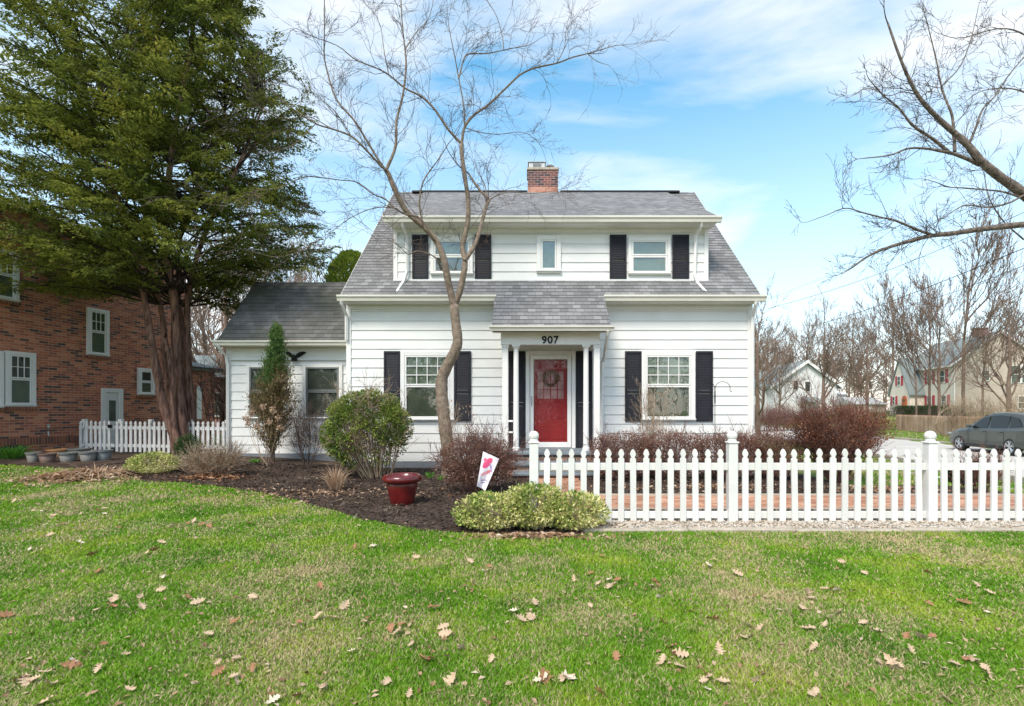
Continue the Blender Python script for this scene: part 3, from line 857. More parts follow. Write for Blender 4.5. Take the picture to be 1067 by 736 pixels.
q.build('pane', mat('curtained_door_light', (.42, .22, .21), .15, .3, 5), door)
q = MB()
for zz in (1.78, 1.98): q.box(.21, .83, YW-.045, YW-.0405, zz-.008, zz+.008)
q.build('muntin', M['red_door'], door)
q = MB()
for i in range(150):
    a = random.uniform(0, 6.28); r = .15+random.gauss(0, .028)
    p = Vector((.52+math.cos(a)*r, YW-.055+random.uniform(-.012, .004), 2.04+math.sin(a)*r*.95)); d = Vector((-math.sin(a)+random.gauss(0, .5), random.gauss(0, .15), math.cos(a)+random.gauss(0, .5)))*.045
    q.tube([p-d, p+d], .004, 3)
q.build('wreath', mat('wreath_twigs', (.20, .10, .05), .9, .5, 30), door)
q = MB(); q.bbox(.055, .13, YW-.105, YW-.072, .48, 2.555); q.bbox(.89, .975, YW-.105, YW-.072, .48, 2.555)
q.bbox(.131, .889, YW-.105, YW-.072, 2.465, 2.555); q.bbox(.131, .889, YW-.105, YW-.072, .48, .60)
storm = HP(q, 'storm_door', 'trim')
q = MB(); q.box(.129, .891, YW-.09, YW-.086, .598, 2.467); q.build('pane', M['glass_door'], storm)
q = MB(); q.bbox(.075, .10, YW-.13, YW-.106, 1.42, 1.64); q.box(.08, .095, YW-.15, YW-.13, 1.50, 1.60); q.build('handle', M['galv'], storm)
# steps
q = MB(); q.box(-.62, 1.62, 10.24, YW-.02, .0, .40); st = HP(q, 'porch_base', 'step_brick')
q = MB(); q.bbox(-.68, 1.68, 10.18, YW-.02, .401, .465, .01); q.build('slab', M['bluestone'], st)
q = MB(); q.box(-.42, 1.45, 9.80, 10.239, .0, .225); st2 = HP(q, 'step', 'step_brick')
q = MB(); q.bbox(-.47, 1.50, 9.74, 10.238, .226, .285, .01); q.build('tread', M['bluestone'], st2)
q = MB(); q.box(-.25, 1.3, 9.48, 9.799, -.02, .07); st3 = HP(q, 'step', 'step_brick')
q = MB(); q.bbox(-.29, 1.34, 9.43, 9.798, .071, .125, .01); q.build('tread', M['bluestone'], st3)
# number
tx = bpy.data.curves.new('house_number', 'FONT'); tx.body = '907'; tx.size = .215; tx.extrude = .008; tx.bevel_depth = .0045; tx.bevel_resolution = 0; tx.align_x = 'CENTER'; tx.space_character = 1.12
to = bpy.data.objects.new('house_number', tx); COL.objects.link(to)
bpy.context.view_layer.update()
nm = bpy.data.meshes.new_from_object(to.evaluated_get(bpy.context.evaluated_depsgraph_get()))
bpy.data.objects.remove(to)
to = bpy.data.objects.new('house_number', nm); COL.objects.link(to); to.parent = house
to.rotation_euler = (R(90), 0, 0); to.location = (WX(573.2, 50.2)-.5, 10.348-11.33, 2.705); nm.materials.clear(); nm.materials.append(M['black'])
# chimney
q = MB(); q.box(0.0, .92, YR-.15, YR+.55, 7.3, 8.16); ch = HP(q, 'chimney', 'chimney_new')
q = MB(); q.box(-.005, .925, YR-.155, YR+.555, 8.161, 8.66); q.build('upper_brickwork', M['chimney_brick'], ch)
q = MB(); q.bbox(-.03, .95, YR-.18, YR+.58, 8.661, 8.74, .01); q.build('crown', M['concrete'], ch)
q = MB(); q.bbox(.03, .53, YR, YR+.4, 8.741, 8.97, .006); q.bbox(.0, .56, YR-.03, YR+.43, 8.971, 8.99, .003)
fc = q.build('flue_cap', M['galv'], ch)
q = MB(); q.box(.16, .41, YR-.012, YR-.002, 8.80, 8.93); q.build('mesh_vent', M['grey_frame'], ch)
q = MB(); q.lathe([(.10, 8.741), (.11, 8.80), (.09, 8.82), (.04, 8.84), (.04, 8.90), (.12, 8.91), (.13, 8.94), (.03, 8.97)], (.70, YR+.2, 0), 14); q.build('chimney_pot', M['galv'], ch)

# wing
YG = 12.0; WL = -7.22
q = MB(); lap_wall(q, WL+.09, XL-.0, YG, .28, 2.52, .2125)
HP(q, 'wing_siding', 'siding')
q = MB(); q.prism([(YG, .1), (YG, 2.80), (13.33, 4.50), (14.9, 2.80), (14.9, .1)], 'x', WL+.01, XL-.005); HP(q, 'wing_wall', 'siding')
q = MB(); q.box(WL+.02, XL-.002, YG-.012, 14.9, -.1, .28); HP(q, 'wing_foundation', 'foundation')
q = MB(); q.bbox(WL-.012, WL+.09, YG-.04, YG+.05, .27, 2.53); HP(q, 'corner_board', 'trim')
q = MB(); q.bbox(WL-.01, XL-.002, YG-.045, YG-.002, 2.53, 2.82); q.bbox(WL-.01, XL-.002, YG-.06, YG-.046, 2.515, 2.545); HP(q, 'frieze_board', 'trim')
q = MB(); lap_roof(q, -7.27, XL-.14+.12, 11.65, 2.92, 13.3, 4.73, .150)
q.prism([(11.67, 2.84), (11.65, 2.92), (13.3, 4.73), (14.95, 2.92), (14.93, 2.84), (13.3, 4.6)], 'x', -7.265, XL-.02)
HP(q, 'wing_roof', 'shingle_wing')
q = MB(); q.prism([(11.66, 2.80), (11.66, 2.895), (13.3, 4.695), (13.3, 4.58)], 'x', -7.29, -7.266); HP(q, 'rake_board', 'trim')
q = MB(); gutter(q, -7.34, XL-.03, 11.70, 2.94, .11); q.box(-7.28, XL-.03, 11.70, YG-.01, 2.823, 2.84); HP(q, 'gutter', 'cream_trim')
s = 43.4
for a, b in ((316, 357), (257.5, 298.5)):
    window(WX((a+b)/2, s), YG, (b-a)/s, 1.10, 2.42, house, .075, 'blind', 'blind', (1, 1), .52, sash='grey_frame', pane='glass')
spout([(-7.22, 11.64, 2.84), (-7.22, 11.68, 2.76), (-7.20, 11.9, 2.62), (-7.18, YG-.07, 2.38), (-7.18, YG-.07, .35)])

# eagle plaque on the wing
q = MB(); ex, ez = WX(307, 43.5), 1.31+(428-371.5)/43.5
def flatshape(q, pts, y0=YG-.085, y1=YG-.062): q.prism([(ex+a, ez+b) for a, b in pts], 'y', y1, y0)
flatshape(q, [(.02, .0), (.07, .06), (.14, .10), (.22, .115), (.29, .10), (.25, .06), (.19, .02), (.12, -.02), (.04, -.05)])
flatshape(q, [(-.02, .0), (-.06, .05), (-.11, .10), (-.17, .12), (-.20, .105), (-.17, .03), (-.11, -.01), (-.05, -.04)], YG-.086, YG-.063)
flatshape(q, [(-.05, .03), (0, .05), (.03, .02), (.055, -.05), (.09, -.10), (.02, -.125), (-.04, -.12), (-.07, -.09), (-.045, -.04)], YG-.095, YG-.0615)
tag(q.build('eagle_plaque', M['black']), 'black spread-winged eagle ornament under the eave of the side wing', 'wall ornament')

# ------------------------------------------------------------------ white picket fence
def picket_shape(w, h, neck=True):
    a = w/2
    return [(-a, 0), (a, 0), (a, h-.115), (a*.55, h-.10), (a*.62, h-.088), (a*.98, h-.062), (a*.8, h-.035), (a*.35, h-.008), (0, h),
            (-a*.35, h-.008), (-a*.8, h-.035), (-a*.98, h-.062), (-a*.62, h-.088), (-a*.55, h-.10), (-a, h-.115)]
FY = 5.82; fs = F/FY
fx0 = WX(556.3, fs); stepx = (WX(969.2, fs)-fx0)/32
fence = thing('picket_fence', (fx0, FY, 0), 'white picket fence with ball topped posts in front of the front walk', 'fence')
pk = MB(); pk.prism([(a, b) for a, b in picket_shape(.068, .865)], 'y', FY-.012, FY-.032)
p0 = pk.build('picket', M['fence_white'], fence)
first = True
for i in range(-0, 56):
    if i % 16 == 0: continue
    if first: o = p0; first = False
    else: o = p0.copy(); COL.objects.link(o)
    o.location = (i*stepx + fx0 - fx0 + 0*fx0, 0, random.uniform(-.004, .004)); o.rotation_euler = (random.gauss(0, .004), random.gauss(0, .007), 0)
    # mesh was built relative to the fence root: its own x is -fx0
me = p0.data
for v in me.vertices: v.co.x += fx0
q = MB(); q.bbox(-.052, .052, -.052, .052, 0, .93, .006); q.bbox(-.062, .062, -.062, .062, .931, .95, .004)
q.lathe([(.05, .95), (.052, .965), (.044, .975), (.056, .995), (.060, 1.015), (.055, 1.04), (.038, 1.062), (.012, 1.073), (.001, 1.074)], (0, 0, 0), 20)
q.V = [v+np.array([fx0, FY, 0]) for v in q.V]
pp = q.build('post', M['fence_white'], fence)
for i in (1, 2, 3):
    o = pp.copy(); COL.objects.link(o); o.location = (i*16*stepx, 0, 0)
for i in range(3):
    for za, zb in ((.615, .70), (.055, .135)):
        q = MB(); q.bbox(fx0+i*16*stepx+.053, fx0+(i+1)*16*stepx-.053, FY-.011, FY+.022, za, zb); q.build('rail', M['fence_white'], fence)

# old white fence and gate beside the wing
A = np.array([WX(84, 39)*1.0, 13.3]); B = np.array([-7.28, 12.3]); Ld = np.linalg.norm(B-A); ud = (B-A)/Ld
ang = math.atan2(ud[1], ud[0])
def side_fence(t0, t1, name, label, cat, posts, seed):
    P = A+ud*t0; z0 = float(T(P[0], P[1]))
    th = thing(name, (P[0], P[1], z0), label, cat, None, ang)
    ORG[th.name] = (0, 0, 0)
    n = int((t1-t0)/.148); rr = random.Random(seed); base = None
    for i in range(n):
        q = MB(); hh = .80+rr.uniform(-.01, .01); dx = .074+i*.148
        q.prism([(dx+a, b+.04) for a, b in picket_shape(.078, hh)], 'y', -.012, -.032); q.build('picket', M['fence_old'], th)
    for za in (.16, .62):
        q = MB(); q.bbox(0, t1-t0, -.011, .022, za, za+.08); q.build('rail', M['fence_old'], th)
    for p in posts:
        q = MB(); q.bbox(p-.055, p+.055, .023, .12, 0, .88, .01); q.build('post', M['fence_old'], th)
    return th
side_fence(0.0, .16, 'picket_fence', 'short white picket fence stub left of the garden gate', 'fence', (.08,), 1)
gate = side_fence(.2, 1.16, 'garden_gate', 'old white picket garden gate with black latch beside the brick house', 'gate', (), 2)
q = MB(); q.bbox(.80, .93, -.06, -.034, .66, .74); q.build('latch', M['black'], gate)
side_fence(1.2, Ld-.02, 'picket_fence', 'white picket fence between the garden gate and the white house wing', 'fence', (.09, 1.05, 2.3, Ld-1.4), 3)

# ------------------------------------------------------------------ brick neighbour
bu = np.array([.206, .9786]); bu /= np.linalg.norm(bu)
# wall line passes through the point seen at column 15, 13 m away
P0 = np.array([(15-CX)/F*12.4, 12.4])
bang = math.atan2(bu[1], bu[0])          # local +x runs along the wall away from us, local -y faces us... wall face at y=0
def wall_t(px):
    """distance along the wall of the point seen at column px"""
    k = (px-CX)/F
    return (k*P0[1]-P0[0])/(bu[0]-k*bu[1])
def wall_z(px, py):
    Y = P0[1]+bu[1]*wall_t(px); return CH-(py-HY)/F*Y
gz = .1
bh = thing('brick_house', (P0[0], P0[1], 0), 'red brick two storey house with white windows at the left edge', 'house', None, bang)
ORG[bh.name] = (0, 0, 0)
tA, tB, tC = -6.0, wall_t(194), wall_t(233)
# local frame: x along wall, y positive = away from the garden (into the house)
q = MB(); q.box(tA, tB, 0, 8, .62, 6.3); q.box(tA, tB, .012, 8, -.1, .45); w = q.build('wall', M['brick'], bh)
q = MB(); q.box(tA, tB, -.012, .02, .45, .62); q.build('soldier_course', M['soldier'], bh)
q = MB(); q.box(tB, tC, .4, 6, -.1, 2.75); q.build('rear_wall', M['brick'], bh)
q = MB(); q.bbox(tB, tC+.2, .2, 6.2, 2.75, 2.87); q.prism([(.1, 2.871), (3, 3.5), (6.3, 2.871)], 'x', tB, tC+.25); q.build('rear_roof', M['shingle_far'], bh)
q = MB(); q.prism([(-.3, 6.3), (4, 7.9), (8.3, 6.3)], 'x', tA-.3, tB+.3); q.build('roof', M['shingle_far'], bh)
def bwin(pxa, pxb, za, zb, mun=(3, 2), sp=.52, up='blind'):
    ta, tb = wall_t(pxa), wall_t(pxb)
    window((ta+tb)/2, .0, tb-ta, za, zb, bh, .085, up, 'curtain', mun, sp)
    q = MB(); q.box(ta-.03, tb+.03, -.07, .01, za-.075, za-.005); q.build('sill', M['soldier'], bh)
bwin(4, 36, wall_z(20, 424), wall_z(20, 367)); bwin(-42, 2.5, wall_z(-20, 425), wall_z(-20, 364))
bwin(89.5, 112.5, wall_z(101, 371), wall_z(101, 322)); bwin(-14, 18.5, wall_z(10, 314), wall_z(10, 262))
bwin(142.5, 160, wall_z(150, 412), wall_z(150, 384), (1, 1))
ta, tb = wall_t(105), wall_t(127); zt = wall_z(116, 405)
q = MB(); q.bbox(ta, ta+.12, -.06, .0, .2, zt); q.bbox(tb-.12, tb, -.06, 0, .2, zt); q.bbox(ta+.121, tb-.121, -.06, 0, zt-.12, zt)
bd = q.build('door', M['trim'], bh)
q = MB(); q.bbox(ta+.125, tb-.125, -.03, -.012, .2, zt-.125); q.build('door_leaf', M['trim'], bd)
q = MB(); q.box(ta+.21, tb-.21, -.036, -.031, 1.0, zt-.35); q.build('pane', M['screen'], bd)
q = MB(); q.box(wall_t(-5), wall_t(26), -.02, .1, -.05, .42); q.build('basement_window', M['interior'], bh)
q = MB(); q.lathe([(.03, 0), (.03, .1)], (wall_t(48), -.08, .85), 8); q.tube([(wall_t(48), 0, .75), (wall_t(48), -.08, .75), (wall_t(48), -.1, .65)], .02, 6); q.build('water_tap', M['galv'], bh)
# rear wing window
q = MB(); q.box(wall_t(214), wall_t(219), .36, .42, 1.0, 2.2); q.build('window', M['trim'], bh)

# pink house far behind the wing
ph = thing('pink_house', (-12.5, 26, 0), 'small pink house far behind the left fence', 'house')
q = MB(); q.box(-20, -12.8, 24, 30, 0, 2.9); q.build('wall', mat('pink_siding', (.62, .36, .34), .7), ph)
q = MB(); q.prism([(23.6, 2.9), (27, 4.3), (30.4, 2.9)], 'x', -20.3, -12.5); q.build('roof', M['shingle_far'], ph)
q = MB(); q.bbox(-15.5, -14.3, 23.93, 23.99, 1.0, 2.2); pw = q.build('window', M['trim'], ph)
q = MB(); q.box(-15.4, -14.4, 23.915, 23.928, 1.1, 2.1); q.build('pane', M['screen'], pw)

# ------------------------------------------------------------------ houses across the street
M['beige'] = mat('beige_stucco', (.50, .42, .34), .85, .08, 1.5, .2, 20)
M['beige_front'] = mat('sunlit_beige_stucco', (.74, .66, .56), .85, .05, 1.5)  # beige stucco made lighter for the street front, sunlight put into the colour
M['far_white'] = mat('far_white_siding', (.70, .70, .69), .7, .05, 1)
M['red_shutter'] = mat('red_shutter', (.40, .03, .05), .6)
M['green_roof'] = mat('grey_green_roof', (.20, .235, .235), .95, .12, 1.2)
tz = 1.15
th = thing('beige_house', (47, 55, tz), 'beige stucco house with red shutters, steep front gable and grey green roof', 'house', None, math.atan2(-.16, .99))
ORG[th.name] = (0, 0, 0)
# local: x = away from the street, y = along the street, away from us
q = MB(); q.prism([(0, -1), (8.6, -1), (8.6, 5.4), (4.3, 8.6), (0, 5.4)], 'y', 0, 10.5); q.build('wall', M['beige'], th)
q = MB(); q.prism([(-.45, 5.05), (-.45, 5.25), (4.3, 8.85), (9.05, 5.25), (9.05, 5.05), (4.3, 8.6)], 'y', -.25, 10.8); q.build('roof', M['green_roof'], th)
q = MB(); q.prism([(-.50, 5.04), (-.50, 5.22), (4.3, 8.87), (9.1, 5.22), (9.1, 5.04), (4.3, 8.62)], 'y', -.34, -.26); q.box(-.5, -.44, -.25, 5.2, 5.0, 5.2); q.box(-.03, .05, -.03, -.001, -1, 5.0); q.build('white_trim', M['trim'], th)
q = MB(); q.box(-.02, -.001, .02, 5.3, -1, 5.1); q.build('front_wall', M['beige_front'], th)
q = MB(); q.bbox(3.0, 4.1, 1.2, 2.0, 8.4, 9.3); q.bbox(2.9, 4.2, 1.1, 2.1, 9.3, 9.4); q.build('chimney', M['chimney_brick'], th)
q = MB(); q.prism([(5.3, -1), (9.6, -1), (9.6, 2.2), (7.45, 6.4), (5.3, 2.2)], 'x', -1.6, .5); fg = q.build('front_gable', M['beige_front'], th)
q = MB(); q.prism([(5.05, 1.95), (5.02, 2.1), (7.45, 6.75), (9.88, 2.1), (9.85, 1.95), (7.45, 6.5)], 'x', -1.75, 3.0); q.build('gable_roof', M['green_roof'], fg)
def twin_front(y, z, h, x=-.02, w=.9, sh=True, par=th):
    q = MB(); q.bbox(x-.07, x, y-w/2, y+w/2, z, z+h); a = q.build('window', M['trim'], par)
    q = MB()
    q.box(x-.08, x-.071, y-w/2+.1, y+w/2-.1, z+.1, z+h/2-.03); q.box(x-.08, x-.071, y-w/2+.1, y+w/2-.1, z+h/2+.03, z+h-.1); q.build('pane', M['screen'], a)
    if sh:
        for yy in (y-w/2-.45, y+w/2+.05):
            q = MB(); q.bbox(x-.06, x, yy, yy+.4, z, z+h); q.build('shutter', M['red_shutter'], a)
twin_front(1.9, 3.3, 1.5); twin_front(4.2, 3.3, 1.5); twin_front(1.6, .35, 1.6); twin_front(4.2, .35, 1.6)
twin_front(7.45, 3.3, 1.2, -1.6, .7, True, fg); twin_front(8.6, .9, 1.1, -1.6, .6, True, fg)
q = MB(); pts = [(6.3-.5, -.2), (6.3+.5, -.2), (6.8, 1.5)] + [(6.3+.5*math.cos(a), 1.5+.5*math.sin(a)) for a in np.linspace(.3, 2.84, 7)] + [(5.8, 1.5)]
q.prism(pts, 'x', -1.68, -1.601); q.build('front_door', mat('orange_door', (.50, .12, .03), .5), fg)
q = MB(); q.lathe([(.16, 0), (.17, .03)], (0, 0, 0), 12); q.V = [np.stack([-1.70-v[:, 2], 6.3+v[:, 0], 1.45+v[:, 1]], 1) for v in q.V]; q.build('wreath', M['screen'], fg)
for xx, z, w, h in ((3.0, 3.5, .7, 1.0), (5.9, 3.2, .8, 1.8), (6.9, 3.2, .8, 1.8), (6.6, .4, .9, 1.3)):
    q = MB(); q.bbox(xx-w/2-.08, xx+w/2+.08, -.06, -.001, z-.08, z+h+.08); a = q.build('window', M['trim'], th)
    q = MB(); q.box(xx-w/2, xx+w/2, -.07, -.061, z, z+h/2-.03); q.box(xx-w/2, xx+w/2, -.07, -.061, z+h/2+.03, z+h); q.build('pane', M['screen'], a)

# white house further down the street
x0, y0 = 44.6, 80.0
wh = thing('white_gabled_house', (x0, y0, .6), 'distant white gabled house with grey roof seen past the burning bush', 'house')
def wx(px, Y=80.0): return (px-CX)/F*Y
def wz(py, Y=80.0): return CH-(py-HY)/F*Y
q = MB(); q.prism([(wx(806), .0), (wx(872), .0), (wx(872), wz(401)), (wx(840), wz(379)), (wx(806), wz(402))], 'y', 80, 92); q.build('wall', M['far_white'], wh)
q = MB(); q.prism([(wx(802), wz(405)), (wx(802), wz(402.5)), (wx(840), wz(376)), (wx(876), wz(402.5)), (wx(876), wz(405)), (wx(840), wz(378.5))], 'y', 79.6, 92.4); q.build('roof', M['green_roof'], wh)
q = MB(); q.prism([(wx(801.5), wz(405.5)), (wx(801.5), wz(402)), (wx(840), wz(375.6)), (wx(876.5), wz(402)), (wx(876.5), wz(405.5)), (wx(840), wz(378.7))], 'y', 79.4, 79.58); q.build('bargeboard', M['trim'], wh)
for a, b, c, d in ((826.5, 831, 397, 406), (838.7, 843.5, 398, 408)):
    q = MB(); q.bbox(wx(a-.8), wx(b+.8), 79.9, 79.99, wz(d+.8), wz(c-.8)); w_ = q.build('window', M['trim'], wh)
    q = MB(); q.box(wx(a), wx(b), 79.86, 79.89, wz(d), wz(c)); q.build('pane', M['interior'], w_)
q = MB(); q.box(wx(786), wx(806)-.02, 82, 90, 0, wz(402)); q.build('side_wing', M['far_white'], wh)
q = MB(); q.prism([(81.6, wz(402.5)), (86, wz(388)), (90.4, wz(402.5))], 'x', wx(781), wx(806)-.1); q.build('side_wing_roof', M['green_roof'], wh)
q = MB(); q.prism([(77.5, wz(419)), (79.9, wz(413.5)), (79.9, wz(419))], 'x', wx(834), wx(850)); q.build('porch_roof', M['green_roof'], wh)
q = MB(); q.box(wx(872)+.02, wx(886), 81, 88, 0, wz(411)); q.prism([(80.6, wz(411)), (84.5, wz(405)), (88.4, wz(411))], 'x', wx(872)+.03, wx(888)); q.build('rear_addition', M['far_white'], wh)
gg = thing('garage', (wx(907, 75), 75, .5), 'low garage with pale grey roof between the white house and the beige house', 'garage')
q = MB(); q.box(wx(893, 75), wx(922, 75), 75, 82, 0, wz(421, 75)); q.build('wall', M['beige'], gg)
q = MB(); q.prism([(74.6, wz(421.5, 75)), (78.5, wz(413.5, 75)), (82.4, wz(421.5, 75))], 'x', wx(891, 75), wx(924, 75)); q.build('roof', mat('pale_roof', (.36, .36, .35), .9), gg)
q = MB(); q.box(wx(899, 75), wx(908, 75), 74.93, 74.99, .3, 2.2); q.build('garage_door', M['trim'], gg)

# wooden fence across the street
a = np.array([33.6, 45.6]); b = np.array([22.6, 18.8]); L = np.linalg.norm(b-a); u = (b-a)/L
wf = thing('wooden_fence', (a[0], a[1], float(T(*a))), 'weathered brown wooden board fence behind the parked car across the street', 'fence')
M['wood_far'] = leafmat('weathered_boards', [(0, (.28, .16, .10)), (.5, (.46, .29, .19)), (1, (.58, .42, .31))], .9, 1, 0)
mb = MB(); n = int(L/.21)
for i in range(n):
    p = a+u*(i*.21+.05); p2 = p+u*.145; zz = float(T(p[0], p[1])); nn = np.array([-u[1], u[0]])*.02
    h = 1.34+.02*math.sin(i*3.7)
    v = []
    for z in (zz+.03, zz+h-.04):
        v += [(p[0], p[1], z), (p2[0], p2[1], z), (p2[0]+nn[0], p2[1]+nn[1], z), (p[0]+nn[0], p[1]+nn[1], z)]
    m1 = (p+p2)/2; v += [(m1[0], m1[1], zz+h+.04), (m1[0]+nn[0], m1[1]+nn[1], zz+h+.04)]
    mb.add(v, [(0,1,5,4),(1,2,6,5),(2,3,7,6),(3,0,4,7),(4,5,8),(6,7,9),(5,6,9,8),(7,4,8,9)])
mb.build('board_panel', M['wood_far'], wf)
mb = MB()
for zr in (.35, 1.05):
    for i in range(int(L/2)):
        p = a+u*i*2; p2 = a+u*(i+1)*2; nn = np.array([-u[1], u[0]])
        q1 = p+nn*.05; q2 = p2+nn*.05
        mb.tube([(q1[0], q1[1], float(T(*p))+zr), (q2[0], q2[1], float(T(*p2))+zr)], .04, 4)
mb.build('rail', M['wood_far'], wf)
# ------------------------------------------------------------------ vegetation helpers
class Wood:
    """collects tapered polylines and turns them into tubes in batches"""
    def __init__(s): s.d = {}
    def line(s, pts, rad, n=3):
        s.d.setdefault((len(pts), n), []).append((pts, rad))
    def into(s, mb, rmin=0, rmax=1e9):
        for (m, n), lst in s.d.items():
            lst = [q for q in lst if rmin <= q[1][0] < rmax]
            if not lst: continue
            P = np.array([q[0] for q in lst], float); Rr = np.array([q[1] for q in lst], float); K = len(P)
            Tn = np.gradient(P, axis=1); Tn /= np.maximum(np.linalg.norm(Tn, axis=2, keepdims=True), 1e-9)
            ref = np.tile(np.array([.31, .52, .12]), (K, 1)); 
            d0 = P[:, -1]-P[:, 0]; d0 /= np.maximum(np.linalg.norm(d0, axis=1, keepdims=True), 1e-9)
            ref = np.where(np.abs((d0*ref).sum(1, keepdims=True)) > .5, np.array([[.5, -.35, .3]]), ref)
            U = np.cross(Tn, ref[:, None, :]); U /= np.maximum(np.linalg.norm(U, axis=2, keepdims=True), 1e-9)
            Wv = np.cross(Tn, U)
            a = 2*np.pi*np.arange(n)/n
            V = P[:, :, None, :] + (U[:, :, None, :]*np.cos(a)[None, None, :, None] + Wv[:, :, None, :]*np.sin(a)[None, None, :, None])*Rr[:, :, None, None]
            V = V.reshape(-1, 3)
            i = np.arange(m-1)[:, None]*n; k = np.arange(n)[None, :]; k2 = (k+1) % n
            Fc = np.stack([i+k, i+k2, i+n+k2, i+n+k], -1).reshape(-1, 4)
            Fc = (Fc[None]+(np.arange(K)*m*n)[:, None, None]).reshape(-1, 4)
            mb.add(V, Fc)
        return mb

def smooth_line(pts, n):
    """Catmull-Rom through pts, resampled to n points"""
    P = np.array(pts, float); P = np.vstack([2*P[0]-P[1], P, 2*P[-1]-P[-2]])
    out = []; m = len(P)-3
    for t in np.linspace(0, m-1e-6, n):
        i = int(t); f = t-i; a, b, c, d = P[i:i+4]
        out.append(.5*((2*b)+(-a+c)*f+(2*a-5*b+4*c-d)*f*f+(-a+3*b-3*c+d)*f**3))
    return np.array(out)

def rnd_dir(rr, d, spread):
    d = np.array(d, float); d /= np.linalg.norm(d)
    while True:
        v = np.array([rr.gauss(0, 1) for _ in range(3)]); v -= d*v.dot(d)
        if np.linalg.norm(v) > .1: break
    v /= np.linalg.norm(v)
    q = d*math.cos(spread)+v*math.sin(spread)
    return q/np.linalg.norm(q)

def grow(wd, p, d, L, r, lvl, rr, wig=.22, up=.08, nch=(3, 5), ratio=.62, spread=(.45, .9), rr_ratio=.55, tip=.35, tips=None, rmin=.003, flat=1.0):
    m = 5 if L > .25 else 4
    pts = [np.array(p, float)]; d = np.array(d, float); d /= np.linalg.norm(d)
    for i in range(m-1):
        d = d+np.array([rr.gauss(0, wig), rr.gauss(0, wig), rr.gauss(0, wig)])*.8; d[2] += up; d /= np.linalg.norm(d)
        pts.append(pts[-1]+d*L/(m-1))
    end = r*tip if lvl == 0 else r*.55
    rad = [max(r+(end-r)*i/(m-1), rmin) for i in range(m)]
    wd.line(pts, rad, 3 if r < .025 else (5 if r < .08 else 8))
    if lvl == 0:
        if tips is not None: tips.append((pts[-1], d))
        return
    for k in range(rr.randint(*nch)):
        t = rr.uniform(.25, 1.0); f = t*(m-1); i = min(int(f), m-2)
        q = pts[i]+(pts[i+1]-pts[i])*(f-i)
        dd = rnd_dir(rr, pts[i+1]-pts[i], rr.uniform(*spread)); dd[1] *= flat
        grow(wd, q, dd, L*ratio*rr.uniform(.7, 1.2)*(1.15-.4*t), max(rad[i]*rr_ratio, rmin), lvl-1, rr, wig, up, nch, ratio, spread, rr_ratio, tip, tips, rmin, flat)
    grow(wd, pts[-1], d, L*ratio, max(rad[-1]*.95, rmin), lvl-1, rr, wig, up, nch, ratio, spread, rr_ratio, tip, tips, rmin, flat)

